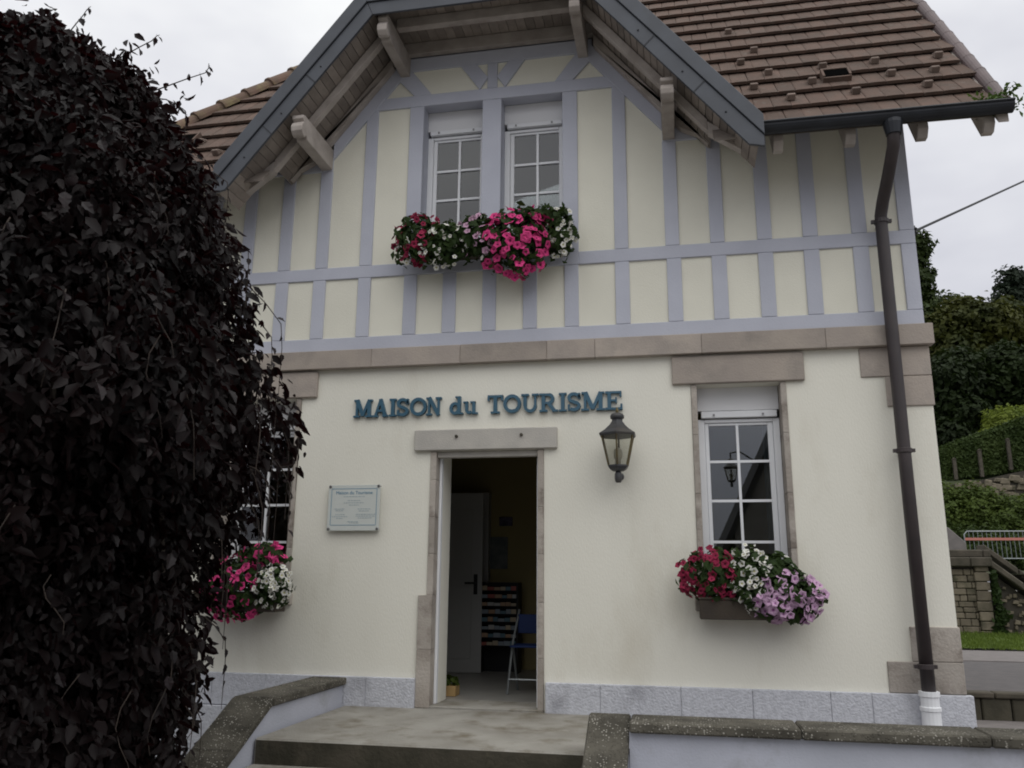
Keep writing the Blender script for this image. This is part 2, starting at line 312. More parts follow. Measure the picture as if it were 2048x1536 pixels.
MB().box(-CX, CX, 7.4, 7.7, -.6, 5.2).build('back_wall', M['plaster'], H)
MB().prism([(.3, 5.21), (7.4, 5.21), (3.45, 9.7)], CX - .25, CX, ax='x').build('gable_wall', M['plaster'], H)
# plinth blocks
def plinth(xa, xb, z0, z1, cuts):
    e = [xa, *cuts, xb]
    for a, b in zip(e, e[1:]): stone(a + .0012, b - .0012, -.035, .03, z0, z1, M['plinth'], 'plinth_stone', .004)
plinth(-CX - .05, -.585, .0, .265, [-3.1, -2.45, -1.95, -1.45, -1.02])
plinth(-CX - .05, -1.21, -.6, -.006, [-3.0, -2.3, -1.7])
for o in [c for c in H.children if c.name.startswith('plinth_stone')][-4:]: o.location.y = -.03
plinth(.53, CX + .05, -.3, .265, [.98, 1.62, 2.17, 2.75, 3.05])
# string course
cs = [-CX - .03, -2.75, -2.06, -1.1, -.25, .55, .98, 1.9, 2.92, CX + .045]
for a, b in zip(cs, cs[1:]): stone(a + .001, b - .001, -.06, .04, 3.0, 3.176, M['sand'], 'string_course_stone', .004)
# quoins
for s in (1, -1):
    for x0, x1, z0, z1 in ((3.185, 3.732, 2.748, 2.998), (3.37, 3.732, 2.495, 2.745), (3.372, 3.732, .50, .758), (3.188, 3.732, .268, .498)):
        stone(min(s * x0, s * x1), max(s * x0, s * x1), -.004, .05, z0, z1, M['sandgrey'] if z0 < 1 else M['sand'], 'quoin_stone')
# lintels and jamb stones
stone(-.665, .635, -.03, .40, 2.207, 2.397, M['lintel'], 'lintel', .008)
for x in (-.27, .32):
    MB().lathe([(.014, 0), (.014, .03), (.006, .032)], 8).build('lintel_bolt', M['rubblecap'], H).matrix_world = Matrix.Translation((x, -.018, 2.33)) @ Matrix.Rotation(R(90), 4, 'X')
def jamb(x0, x1, y1, zs, fr=-.002):
    for a, b in zip(zs, zs[1:]): stone(x0, x1, fr, y1, a + .0008, b - .0008, M['sandgrey'], 'jamb_stone', .003)
jamb(-.513, -.46, .2, [.95, 1.3, 1.62, 1.95, 2.204]); jamb(-.585, -.46, .2, [.03, .5, .95], -.012)
jamb(.46, .513, .2, [.03, .45, .9, 1.3, 1.7, 2.204])
for s in (1, -1):
    stone(min(s * 1.64, s * 2.737), max(s * 1.64, s * 2.737), -.025, .30, 2.738, 2.985, M['sand'], 'lintel', .008)
    for a, b in ((1.797, 1.845), (2.535, 2.583)): jamb(min(s * a, s * b), max(s * a, s * b), .22, [.952, 1.35, 1.8, 2.3, 2.734])
    stone(min(s * 1.76, s * 2.62), max(s * 1.76, s * 2.62), -.05, .30, .85, .95, M['sandgrey'], 'window_sill', .008)

# half-timbering: rails, studs, braces, infill panels
T = M['timber']
def tim(name, x0, x1, z0, z1, y=-.0): return stone(x0, x1, y, .06, z0, z1, T, name, .004)
tim('rail', -CX, CX, 3.178, 3.313)
tim('rail', -CX, -.84, 3.907, 4.03); tim('rail', .84, CX, 3.907, 4.03); tim('rail', -.84, .84, 3.907, 4.03, -.004)
tim('rail', -1.24, 1.24, 5.69, 5.815); tim('rail', -.99, .99, 6.095, 6.24)
for s in (1, -1): tim('rail', *sorted((s * 1.63, s * CX)), 5.065, 5.2)
low = [0, .385, .77, 1.232, 1.695, 2.088, 2.487, 2.872, 3.277]
E_low = []
for c in low:
    for s in ((1, -1) if c else (1,)):
        tim('stud', s * c - .064, s * c + .064, 3.315, 3.905)
for s in (1, -1):
    tim('corner_post', *sorted((s * 3.6, s * CX)), 3.315, 3.905); tim('corner_post', *sorted((s * 3.6, s * CX)), 4.032, 5.063)
    tim('stud', *sorted((s * .695, s * .838)), 4.032, 5.688)
    for c, zt in ((1.232, 5.69), (1.688, 5.063), (2.083, 5.063), (2.489, 5.063), (2.874, 5.063), (3.277, 5.063)):
        tim('stud', s * c - .062, s * c + .062, 4.032, zt)
tim('mullion_post', -.094, .094, 4.032, 5.688); tim('stud', -.05, .05, 5.817, 6.093)
def brace(poly, name='brace', y=-.003):
    for s in (1, -1): MB().prism([(s * a, b) for a, b in poly], y, .06).build(name, T, H, bevel=.004)
brace([(.128, 5.812), (.05, 5.93), (.05, 5.945), (.165, 6.1), (.33, 6.1)])
brace([(.62, 5.812), (.80, 5.812), (.985, 6.02), (.985, 6.1), (.835, 6.1)])
MB()
brace([(1.63, 5.185), (1.63, 5.37), (.93, 6.24), (.93, 6.03), (1.118, 5.80)], 'rake_timber', -.006)
P = M['panel']
def panel(poly): MB().prism(poly, .02, .055).build('infill_panel', P, H)
def rpanel(x0, x1, z0, z1): panel([(x0 - .012, z0 - .012), (x1 + .012, z0 - .012), (x1 + .012, z1 + .012), (x0 - .012, z1 + .012)])
ed = low + [3.66]
for a, b in zip(ed, ed[1:]):
    for s in (1, -1):
        x0, x1 = sorted((s * (a + .064), s * (b - .064 if b != 3.66 else 3.6))); rpanel(x0, x1, 3.313, 3.907)
ed = [.776, 1.232, 1.688, 2.083, 2.489, 2.874, 3.277, 3.66]
for a, b in zip(ed, ed[1:]):
    for s in (1, -1):
        x0, x1 = sorted((s * (a + .062), s * (b - .062 if b != 3.66 else 3.6)))
        if b == 1.688:
            panel([(s * 1.28, 4.02), (s * 1.64, 4.02), (s * 1.64, 5.2), (s * 1.28, 5.65)])
        else: rpanel(x0, x1, 4.03, 5.69 if b == 1.232 else 5.065)
panel([(-1.2, 5.8), (1.2, 5.8), (.92, 6.11), (-.92, 6.11)])

# windows
def window(x0, x1, zb, zt, z_box, z_bar, cuts, px0, px1, mx):
    f = MB(); y = .18
    f.box(x0, x0 + .055, y, y + .07, zb, z_bar); f.box(x1 - .055, x1, y, y + .07, zb, z_bar)
    f.box(x0 + .056, x1 - .056, y, y + .07, z_bar - .03, z_bar); f.box(x0 + .056, x1 - .056, y, y + .07, zb, zb + .05)
    w = f.build('window', M['pvc'], H, bevel=.004)
    q = MB(); q.box(x0 + .057, px0, y + .015, y + .065, zb + .051, z_bar - .031); q.box(px1, x1 - .057, y + .015, y + .065, zb + .051, z_bar - .031)
    q.box(px0 + .001, px1 - .001, y + .015, y + .065, z_bar - .055, z_bar - .031); q.box(px0 + .001, px1 - .001, y + .015, y + .065, zb + .051, zb + .09)
    q.build('sash', M['pvc'], w, bevel=.004)
    MB().box(x0, x1, y - .02, y + .1, z_box, zt).build('shutter_box', M['shutterbox'], w, bevel=.003)
    b = MB().box(x0 + .03, x1 - .02, y - .035, y + .02, z_bar + .008, z_box - .006).build('shutter_bar', M['pvc'], w, bevel=.004)
    for t in (.2, .8): MB().box(x0 + (x1 - x0) * t - .008, x0 + (x1 - x0) * t + .008, y - .045, y - .034, z_bar + .022, z_bar + .04).build('shutter_stop', M['steel'], w)
    zs = [zb + .09] + cuts[::-1] + [z_bar - .055]
    MB().box(mx - .011, mx + .011, y + .012, y + .05, zs[0], zs[-1]).build('glazing_bar', M['pvc'], w)
    for c in cuts:
        for a, b_ in ((px0, mx - .012), (mx + .012, px1)): MB().box(a, b_, y + .014, y + .05, c - .011, c + .011).build('glazing_bar', M['pvc'], w)
    for i in range(len(zs) - 1):
        for a, b_ in ((px0, mx), (mx, px1)): MB().box(a + .002, b_ - .002, y + .028, y + .032, zs[i] + .002, zs[i + 1] - .002).build('pane', M['glass'], w)
    return w
window(1.848, 2.532, .951, 2.737, 2.531, 2.459, [2.09, 1.754, 1.41, 1.07], 1.937, 2.431, 2.177)
window(-2.532, -1.848, .951, 2.737, 2.531, 2.459, [2.09, 1.754, 1.41, 1.07], -2.431, -1.937, -2.177)
for dx in (0, .789): window(-.694 + dx, -.097 + dx, 4.062, 5.699, 5.489, 5.431, [5.056, 4.743, 4.43, 4.2], -.599 + dx, -.147 + dx, -.366 + dx)
def curtain(x0, x1, z0, z1, y, waves):
    b = MB(); n = 40
    for i in range(n + 1):
        x = x0 + (x1 - x0) * i / n; yy = y + .018 * math.sin(i / n * waves * 6.28)
        b.v += [(x, yy, z0), (x, yy, z1), (x, yy + .004, z1), (x, yy + .004, z0)]
    for i in range(n):
        for j in range(4): b.f.append((i * 4 + j, i * 4 + (j + 1) % 4, i * 4 + 4 + (j + 1) % 4, i * 4 + 4 + j)); b.mi.append(0)
    return b.build('curtain', M['curtain'], H, smooth=True)
for dx in (0, .789): curtain(-.68 + dx, -.11 + dx, 4.07, 5.6, .33, 7)
curtain(2.40, 2.56, .97, 2.7, .36, 3); curtain(-2.0, -1.82, .97, 2.7, .36, 3)
MB().box(-.9, .9, .45, .5, 4.0, 5.8).build('dark_room_sheet', M['black'], H)  # black sheet stands in for the darkness of the room behind the upper windows

# door frame, threshold, interior shell
b = MB(); b.box(-.459, -.435, .11, .165, .05, 2.205); b.box(.435, .459, .11, .165, .05, 2.205); b.box(-.434, .434, .10, .165, 2.16, 2.205)
df = b.build('door_frame', M['pvc'], H, bevel=.004)
MB().box(-.457, .457, .03, .098, 2.15, 2.203).build('head_board', M['lintel'], df, bevel=.004)
for s in (-1, 1): MB().box(*sorted((s * .435, s * .514)), .201, .43, .05, 2.2).build('inner_reveal', M['plaster'], H); MB().box(*sorted((s * .435, s * .459)), .166, .2, .05, 2.2).build('frame_lining', M['plaster'], df)
MB().box(-.513, .513, -.01, .44, -.05, .048).build('threshold', M['conc'], H, bevel=.006)
fl = MB().box(-3.4, 3.4, .441, 4.2, -.1, .045).build('room_floor', M['floor'], H)
b = MB()
b.add([(-3.4, .43, .04), (3.4, .43, .04), (3.4, 3.2, .04), (-3.4, 3.2, .04), (-3.4, .43, 2.9), (3.4, .43, 2.9), (3.4, 3.2, 2.9), (-3.4, 3.2, 2.9)], [(4, 5, 6, 7), (1, 2, 6, 5), (2, 3, 7, 6), (3, 0, 4, 7)])
b.build('room_shell', M['intwall'], H, normals=False)
MB().box(-.98, -.66, 3.05, 3.19, .046, 2.15).build('interior_door', M['intwhite'], H)  # narrow return beside the open leaf
dl = MB().box(0, .88, 0, .04, 0, 2.05).build('interior_door', M['intwhite'], H, bevel=.004); dl.matrix_world = Matrix.Translation((-1.5, 2.5, .05)) @ Matrix.Rotation(R(8), 4, 'Z')
for z in (.15, 1.05):
    MB().box(.12, .76, -.008, .0, z, z + .8).build('door_panel', M['intwhite'], dl, bevel=.006)
MB().tube([(.80, -.01, 1.0), (.80, -.06, 1.0), (.68, -.06, 1.0)], .011).build('handle', M['black'], dl); MB().box(.78, .825, -.012, -.001, .87, 1.1).build('handle_plate', M['black'], dl)

# gable overhang: purlins, rafters, soffit boards, zinc bargeboards
k = 1.235
zs_ = lambda x: 5.43 + (1.67 - x) * k
zi = lambda x: 5.355 + (1.67 - x) * k
prof = [(.03, .215), (-.665, .215), (-.705, .20), (-.71, .165), (-.675, .145), (-.70, .125), (-.722, .085), (-.715, .04), (-.68, .008), (-.645, .0), (-.625, .03), (-.60, .03), (-.585, .0), (.03, 0)]
for s in (1, -1):
    for xa, xb, z0 in ((1.632, 1.743, 5.078), (.854, .95, 6.037)):
        MB().prism([(a, z0 + b_) for a, b_ in prof], *sorted((s * xa, s * xb)), ax='x').build('purlin', M['wood'], H, bevel=.005)
    # common rafter in the middle of the overhang with a flatter sprocketed foot
    MB().prism([(s * .95, zs_(.95) - .012), (s * .95, zs_(.95) - .125), (s * 2.02, zs_(2.02) - .125), (s * 2.02, zs_(2.02) - .012)], -.46, -.385).build('rafter', M['wood'], H, bevel=.004)
    MB().prism([(s * 2.021, zs_(2.02) - .03), (s * 2.021, zs_(2.02) - .135), (s * 2.40, 4.585), (s * 2.40, 4.67)], -.465, -.38).build('rafter_foot', M['wood'], H, bevel=.004)
    MB().prism([(s * 1.01, zs_(1.01) - .012), (s * 1.01, zs_(1.01) - .13), (s * 1.80, zs_(1.80) - .13), (s * 2.04, zs_(1.80) - .25), (s * 2.04, zs_(2.04) - .012)], -.085, -.006).build('rafter', M['wood'], H, bevel=.004)
    L = math.hypot(1, k); nb = 25; wd = (2.40 - .99) / nb
    for i in range(nb):
        xa = .99 + wd * i + .003; xb = .99 + wd * (i + 1) - .002
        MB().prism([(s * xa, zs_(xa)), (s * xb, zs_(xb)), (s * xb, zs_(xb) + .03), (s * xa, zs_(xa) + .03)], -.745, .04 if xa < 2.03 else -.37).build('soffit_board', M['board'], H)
    # bargeboard: two zinc-clad bands
    lo = [(2.325, 4.546), (2.447, 4.52), (2.447, 4.615), (1.035, 6.335), (.98, 6.207)]
    hi = [(2.449, 4.617), (2.449, 4.795), (1.10, 6.46), (1.037, 6.338)]
    bg_ = MB().prism([(s * a, b_) for a, b_ in lo], -.775, -.748).build('bargeboard', M['zinc'], H, bevel=.003)
    MB().prism([(s * a, b_) for a, b_ in hi], -.792, -.750).build('bargeboard_cap', M['zinc'], bg_, bevel=.004)
    for t in (.12, .4, .7): 
        x = 2.3 - 1.2 * t; MB().lathe([(.008, 0), (.008, .006), (.003, .009)], 8).build('rivet', M['gutter'], bg_).matrix_world = Matrix.Translation((s * x, -.776, zi(x) + .1)) @ Matrix.Rotation(R(90), 4, 'X')
    for t in (.33, .66):
        x = 2.3 - 1.2 * t; MB().prism([(s * (x - .004), zi(x) + .004), (s * (x + .004), zi(x) - .004), (s * (x + .13), zi(x) + .125), (s * (x + .122), zi(x) + .133)], -.779, -.7755).build('sheet_joint', M['gutter'], bg_)
fa = MB().prism([(-.978, 6.207), (.978, 6.207), (1.033, 6.337), (-1.033, 6.337)], -.773, -.748).build('fascia', M['zinc'], H, bevel=.003)
MB().prism([(-1.035, 6.34), (1.035, 6.34), (1.098, 6.46), (-1.098, 6.46)], -.79, -.750).build('fascia_cap', M['zinc'], fa, bevel=.003)
for i in range(22):
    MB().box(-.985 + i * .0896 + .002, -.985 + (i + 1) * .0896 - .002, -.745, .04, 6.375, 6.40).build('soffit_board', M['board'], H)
MB().box(-.852, .852, -.46, -.385, 6.265, 6.37).build('cross_beam', M['wood'], H, bevel=.004)
MB().box(-1.02, 1.02, -.07, -.004, 6.245, 6.37).build('wall_plate', M['wood'], H, bevel=.004)

# roof: decks, tiles, hip, verge, dormer
TP = 1.3; AN = math.atan(TP); LEN = math.hypot(1, TP); ZE, YE = 4.755, -.6
zr = lambda y: ZE + TP * (y - YE)
XR, XL, YR = 4.30, -4.32, 3.4
b = MB()
yv = (5.69 + 1.67 * 1.235 - ZE) / TP + YE
b.add([(XL, YE, ZE), (-2.43, YE, ZE), (0, yv, zr(yv)), (0, YR, zr(YR)), (XL + YR - YE, YR, zr(YR))], [(0, 1, 2, 3, 4)])
b.add([(2.43, YE, ZE), (XR, YE, ZE), (XR, YR, zr(YR)), (0, YR, zr(YR)), (0, yv, zr(yv))], [(0, 1, 2, 3, 4)])
b.add([(XL, YE, ZE), (XL + YR - YE, YR, zr(YR)), (XL, 2 * YR - YE, ZE)], [(0, 1, 2)])
b.add([(XR, 2 * YR - YE, ZE), (XL, 2 * YR - YE, ZE), (XL + YR - YE, YR, zr(YR)), (XR, YR, zr(YR))], [(0, 1, 2, 3)])
k0 = len(b.v); b.v += [(x, y, z - .05) for x, y, z in b.v]; b.f += [tuple(i + k0 for i in reversed(f)) for f in b.f]; b.mi += [0] * 4
roof = b.build('roof', M['tiledark'], H, normals=False)
# one tile, shared
TW = .15
def tile_mesh(w, length=.37):
    t = MB(); xs = [-w / 2 + .002, -w / 2 + .014, 0, w / 2 - .014, w / 2 - .002]; hz = [-.003, 0, .001, 0, -.003]
    k = len(t.v)
    for x, d in zip(xs, hz): t.v += [(x, 0, .072 + d), (x, length, .024 + d)]
    for x in (xs[0], xs[-1]): t.v += [(x, 0, .044), (x, length, .0)]
    for i in range(4): t.f.append((2 * i, 2 * i + 2, 2 * i + 3, 2 * i + 1))
    t.f += [(10, 12, 8, 6, 4, 2, 0), (0, 1, 11, 10), (8, 12, 13, 9), (10, 11, 13, 12), (11, 1, 3, 5, 7, 9, 13)]; t.mi = [0] * len(t.f)
    o = t.build('roof_tile', M['tile'], roof); return o
proto = tile_mesh(TW); tme = proto.data; bpy.data.objects.remove(proto)
rr = random.Random(3)
valley = lambda z: 1.67 + (5.69 - z) / k
def place_tile(x, s_, me=tme, name='roof_tile', jit=1):
    o = link(name, me, roof); y = YE + s_ / LEN
    o.matrix_world = Matrix.Translation((x, y, ZE + TP * s_ / LEN + rr.uniform(-.0015, .002) * jit)) @ Matrix.Rotation(AN + rr.uniform(-.006, .006) * jit, 4, 'X') @ Matrix.Rotation(rr.uniform(-.01, .01) * jit, 4, 'Z')
    return o
ROW = .33; rest = []; ntile = 0
for r_ in range(20):
    s_ = -.03 + ROW * r_; y = YE + s_ / LEN; z = zr(y)
    if y > YR - .1: break
    off = (r_ % 2) * TW / 2
    i = 0
    while True:
        x = XR - TW / 2 - off - i * TW; i += 1
        if x < XL + (y - YE) + .03: break
        if abs(x) < max(valley(z + .15) - .05, 0): continue
        if (x > 0 and r_ < 10) or (x < 0 and r_ < 7): place_tile(x, s_); ntile += 1
        else: rest.append((x, y, z))
TM = np.array([v.co for v in tme.vertices]); cA, sA = math.cos(AN), math.sin(AN)
TMr = np.stack([TM[:, 0], TM[:, 1] * cA - TM[:, 2] * sA, TM[:, 1] * sA + TM[:, 2] * cA], 1)
b = MB()
for p in rest: b.add(TMr + np.array(p), [tuple(f.vertices) for f in tme.polygons])
b.build('roof_tile_field', M['tile'], roof, kind='stuff', normals=False)
# snow-stop tiles and vent tiles
sn = MB(); sn.prism([(-.015, .0), (.11, .0), (.02, .055), (-.015, .06)], -.034, .034, ax='x'); so_ = sn.build('snow_stop', M['snow'], roof, bevel=.006); sme = so_.data; bpy.data.objects.remove(so_)
def on_roof(x, s_, me, name):
    o = link(name, me, roof); o.matrix_world = Matrix.Translation((x, YE + s_ / LEN, ZE + TP * s_ / LEN)) @ Matrix.Rotation(AN, 4, 'X') @ Matrix.Translation((0, 0, .055)); return o
for x, s_ in ((2.46, .78), (2.74, .45), (2.96, .78), (3.27, .45), (3.62, .78), (2.62, 1.1), (3.10, 1.12), (3.84, .45), (3.97, .76), (3.55, 1.12), (4.08, 1.1), (2.55, 1.75), (2.4, 1.45), (2.35, 2.4), (-3.35, 1.05), (-3.02, .78), (-3.1, .45), (-2.7, .45)):
    on_roof(x, s_, sme, 'snow_stop')
for x, s_ in ((3.17, .80), (-3.2, .80)):
    vt = MB(); vt.box(-.10, .10, .03, .17, -.01, .05); vt.box(-.12, .12, .172, .20, -.01, .058); vt.box(-.12, -.101, .02, .171, -.01, .058); vt.box(.101, .12, .02, .171, -.01, .058); vt.box(-.12, .12, .0, .019, -.01, .045)
    vt.mi[:6] = [1] * 6
    vo = vt.build('vent_tile', [M['tile'], M['slot_dark']], roof); on = on_roof(x, s_ - .03, vo.data, 'vent_tile'); bpy.data.objects.remove(vo)
# hip tiles on the left hip, verge tiles on the right edge
def half_round(r0, r1, ln, mat, name, frac=.6):
    b = MB(); n = 10
    for j, (y, r, e) in enumerate(((0, r0, 0), (.03, r0, 0), (.035, r0 - .008, 0), (ln, r1, 0))):
        for i in range(n + 1):
            a = math.pi * (.5 - frac) + 2 * math.pi * frac * i / n; b.v.append((r * math.cos(a), y, r * math.sin(a)))
    for j in range(3):
        for i in range(n): q = j * (n + 1) + i; b.f.append((q, q + 1, q + n + 2, q + n + 1)); b.mi.append(0)
    b.f.append(tuple(range(n + 1))); b.mi.append(0)
    o = b.build(name, mat, roof, smooth=False); return o
hp = half_round(.115, .085, .40, M['ridge'], 'hip_tile', .55); hme = hp.data; bpy.data.objects.remove(hp)
hd = Vector((1, 1, TP)).normalized(); hs = hd.cross(Vector((0, 0, 1))).normalized(); hu = hs.cross(hd)
for i in range(12):
    o = link('hip_tile', hme, roof); mm = Matrix((hs, hd, hu)).transposed().to_4x4(); mm.translation = Vector((XL, YE, ZE + .035)) + hd * (.35 * i); o.matrix_world = mm
vp = half_round(.060, .0585, .345, M['verge'], 'verge_tile', .62); vme = vp.data; bpy.data.objects.remove(vp)
vd = Vector((0, 1, TP)).normalized(); vx = Vector((1, 0, 0)); vu = vx.cross(vd)
for i in range(19):
    o = link('verge_tile', vme, roof); mm = Matrix((vx, vd, vu)).transposed().to_4x4(); mm.translation = Vector((XR + .005, YE, ZE + .055)) + vd * (.33 * i - .03); o.matrix_world = mm
MB().prism([(YE - .02, ZE - .13), (YE - .02, ZE + .02), (YR, zr(YR) + .02), (YR, zr(YR) - .16)], XR - .06, XR + .02, ax='x').build('verge_board', M['wood'], H, bevel=.004)
# eaves: rafter tails, boarding, gutters
for x in (2.582, 3.154, 3.706, 4.2, -2.6, -3.17, -3.72, -4.2):
    MB().prism([(-.52, 4.60), (-.57, 4.66), (-.57, 4.71), (.02, zr(.02) - .065), (.02, zr(.02) - .19), (-.46, 4.60)], x - .04, x + .04, ax='x').build('rafter_tail', M['wood'], H, bevel=.004)
for s, a, c in ((1, 2.06, XR - .02), (-1, 2.06, 4.30)):
    for i in range(7):
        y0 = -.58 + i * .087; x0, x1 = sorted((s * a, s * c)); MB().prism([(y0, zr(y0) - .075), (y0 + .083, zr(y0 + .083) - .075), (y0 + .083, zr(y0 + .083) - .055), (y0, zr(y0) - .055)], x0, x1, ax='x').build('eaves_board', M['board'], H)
    pr = [(.064 * math.cos(t) - .66, 4.755 + .072 * math.sin(t)) for t in np.linspace(math.pi, 2 * math.pi, 11)] 
    inn = [(.057 * math.cos(t) - .66, 4.756 + .065 * math.sin(t)) for t in np.linspace(2 * math.pi, math.pi, 11)]
    x0, x1 = sorted((s * 2.43, s * 4.34))
    gt = MB().prism(pr + inn, x0, x1, ax='x').build('gutter', M['gutter'], H)
    MB().tube([(x0, -.727, 4.76), (x1, -.727, 4.76)], .011, 8).build('gutter_bead', M['gutter'], gt)
    MB().prism(pr, x1 - .004 if s > 0 else x0, x1 if s > 0 else x0 + .004, ax='x').build('gutter_end', M['gutter'], gt)
# dormer roof (covers the gable)
zd = lambda x: 5.70 + (1.67 - abs(x)) * k
yb = lambda z: (z - ZE) / TP + YE
b = MB()
for s in (1, -1):
    pts = [(2.42, -.74), (.985, -.74), (0, .17), (0, yb(zd(0)) + .1), (2.42, -.6 + .03)]
    b.add([(s * x, y, zd(x)) for x, y in pts] + [(s * x, y, zd(x) - .06) for x, y in pts], [(0, 1, 2, 3, 4), (9, 8, 7, 6, 5)] + [(i, (i + 1) % 5, 5 + (i + 1) % 5, 5 + i) for i in range(5)])
b.add([(-.985, -.745, 6.54), (.985, -.745, 6.54), (0, .165, 7.755)], [(0, 1, 2)])
b.build('dormer_roof', M['tile'], H)

# downpipe
dp = MB().tube([(3.456, -.655, 4.70), (3.456, -.655, 4.60), (3.455, -.62, 4.50), (3.45, -.42, 4.36), (3.44, -.2, 4.22), (3.43, -.125, 4.12), (3.43, -.12, 4.0), (3.432, -.12, 2.1), (3.437, -.12, .27)], .05, 14).build('downpipe', M['pipe'], H, smooth=True)
MB().lathe([(.058, 0), (.075, .09), (.075, .12)], 14, (3.456, -.655, 4.58)).build('outlet', M['gutter'], dp, smooth=False)
for z in (4.05, 2.09, .455):
    MB().lathe([(.054, 0), (.06, .004), (.06, .035), (.054, .039)], 14, (3.432, -.12, z)).box(3.35, 3.512, -.135, -.105, z + .006, z + .033).box(3.425, 3.44, -.07, .02, z + .01, z + .03).build('pipe_clamp', M['pipe'], dp)
MB().lathe([(.09, 0), (.09, .03), (.068, .035), (.068, .14), (.075, .145), (.075, .17), (.066, .175), (.066, .24), (.074, .245), (.074, .28)], 16, (3.437, -.12, .02)).build('pipe_shoe', M['pvc'], dp)
MB().box(3.40, 3.475, -.15, -.09, -.24, .02).build('drain_stub', M['pvc'], dp)

# ------------------------------------------------------------------ blue letters
SG = thing('wall_sign', 'raised blue serif letters reading MAISON du TOURISME above the doorway', 'sign', (0, 0, 2.53))
def stroke(pts, w):
    pts = [Vector(p) for p in pts]; ws = w if isinstance(w, list) else [w] * len(pts); Lp, Rp = [], []
    for i, p in enumerate(pts):
        d = (pts[min(i + 1, len(pts) - 1)] - pts[max(i - 1, 0)]).normalized(); nn = Vector((-d.y, d.x)) * ws[i] / 2
        Lp.append(p + nn); Rp.append(p - nn)
    return [[tuple(Lp[i]), tuple(Lp[i + 1]), tuple(Rp[i + 1]), tuple(Rp[i])] for i in range(len(pts) - 1)]
def rect(x0, x1, y0, y1): return [[(x0, y0), (x1, y0), (x1, y1), (x0, y1)]]
def arc(cx, cy, rx, ry, a0, a1, n=14): return [(cx + rx * math.cos(R(a0 + (a1 - a0) * i / n)), cy + ry * math.sin(R(a0 + (a1 - a0) * i / n))) for i in range(n + 1)]
SE = .10
def glyph(c):
    if c == 'I': return .42, [rect(.11, .31, 0, 1), rect(0, .42, 0, SE), rect(0, .42, 1 - SE, 1)]
    if c == 'M': return 1.1, [rect(.13, .25, 0, 1), rect(.81, .99, 0, 1), stroke([(.20, 1), (.54, .08)], .19), stroke([(.54, .08), (.90, 1)], .14), rect(0, .36, 0, SE), rect(.70, 1.1, 0, SE), rect(.02, .26, 1 - SE, 1), rect(.84, 1.08, 1 - SE, 1)]
    if c == 'A': return .92, [stroke([(.14, 0), (.46, 1)], .13), stroke([(.44, 1), (.77, 0)], .2), rect(.24, .66, .28, .40), rect(0, .32, 0, SE), rect(.58, .92, 0, SE), rect(.38, .54, .9, 1)]
    if c == 'S': return .72, [stroke([(.64, .70), (.60, .86)] + arc(.36, .72, .25, .21, 50, 270, 10) + arc(.36, .27, .27, .20, 90, -130, 10), .17), rect(.58, .68, .66, .97), rect(.05, .15, .03, .36)]
    if c == 'O': return .98, [stroke(arc(.49, .5, .40, .42, 0, 360, 28), .18)]
    if c == 'N': return .94, [rect(.12, .24, 0, 1), rect(.70, .82, 0, 1), stroke([(.17, 1), (.77, 0)], .2), rect(0, .36, 0, SE), rect(0, .24, 1 - SE, 1), rect(.58, .94, 1 - SE, 1)]
    if c == 'T': return .86, [rect(.33, .53, 0, 1), rect(0, .86, 1 - .13, 1), rect(.18, .68, 0, SE), rect(0, .10, .70, 1), rect(.76, .86, .70, 1)]
    if c == 'U': return .98, [rect(.11, .30, .36, 1), rect(.71, .83, .36, 1), stroke(arc(.49, .38, .285, .31, 180, 360, 14), .16), rect(0, .42, 1 - SE, 1), rect(.58, .96, 1 - SE, 1)]
    if c == 'R': return .98, [rect(.11, .30, 0, 1), rect(.2, .5, .87, 1), rect(.2, .5, .42, .54), stroke(arc(.5, .705, .2, .225, 90, -90, 10), .17), stroke([(.46, .5), (.80, .03)], .2), rect(0, .42, 0, SE), rect(0, .3, 1 - SE, 1), rect(.68, .98, 0, SE)]
    if c == 'E': return .90, [rect(.11, .30, 0, 1), rect(0, .84, 1 - .12, 1), rect(0, .86, 0, .12), rect(.2, .58, .45, .56), rect(.75, .84, .70, 1), rect(.78, .88, 0, .32), rect(.52, .60, .36, .66)]
    if c == 'd': return .74, [stroke(arc(.30, .34, .22, .27, 20, 340, 18), .16), rect(.44, .61, 0, 1), rect(.32, .6, .92, 1), rect(.5, .74, 0, .09)]
    if c == 'u': return .80, [rect(.1, .26, .22, .70), stroke(arc(.32, .24, .145, .16, 180, 330, 8), .14), rect(.5, .66, 0, .70), rect(0, .26, .62, .70), rect(.38, .66, .62, .70), rect(.56, .8, 0, .09)]
lx = lambda p: -1.265 + (p - 30) / 1968 * 2.477
for c, a, b_ in (('M', 30, 175), ('A', 180, 295), ('I', 305, 357), ('S', 358, 455), ('O', 463, 588), ('N', 585, 698), ('d', 760, 860), ('u', 862, 968), ('T', 1040, 1152), ('O', 1155, 1283), ('U', 1285, 1412), ('R', 1415, 1547), ('I', 1553, 1607), ('S', 1609, 1708), ('M', 1709, 1875), ('E', 1878, 1998)):
    w, parts = glyph(c); x0, x1 = lx(a), lx(b_); sc = (x1 - x0) / w; q = MB(); i = 0
    for grp in parts:
        for poly in grp:
            q.prism([(x0 + u * sc, .003 + v * .166) for u, v in poly], -.020 - .0004 * (i % 23), .013); i += 1
    o = q.build('letter', M['blue'], SG)

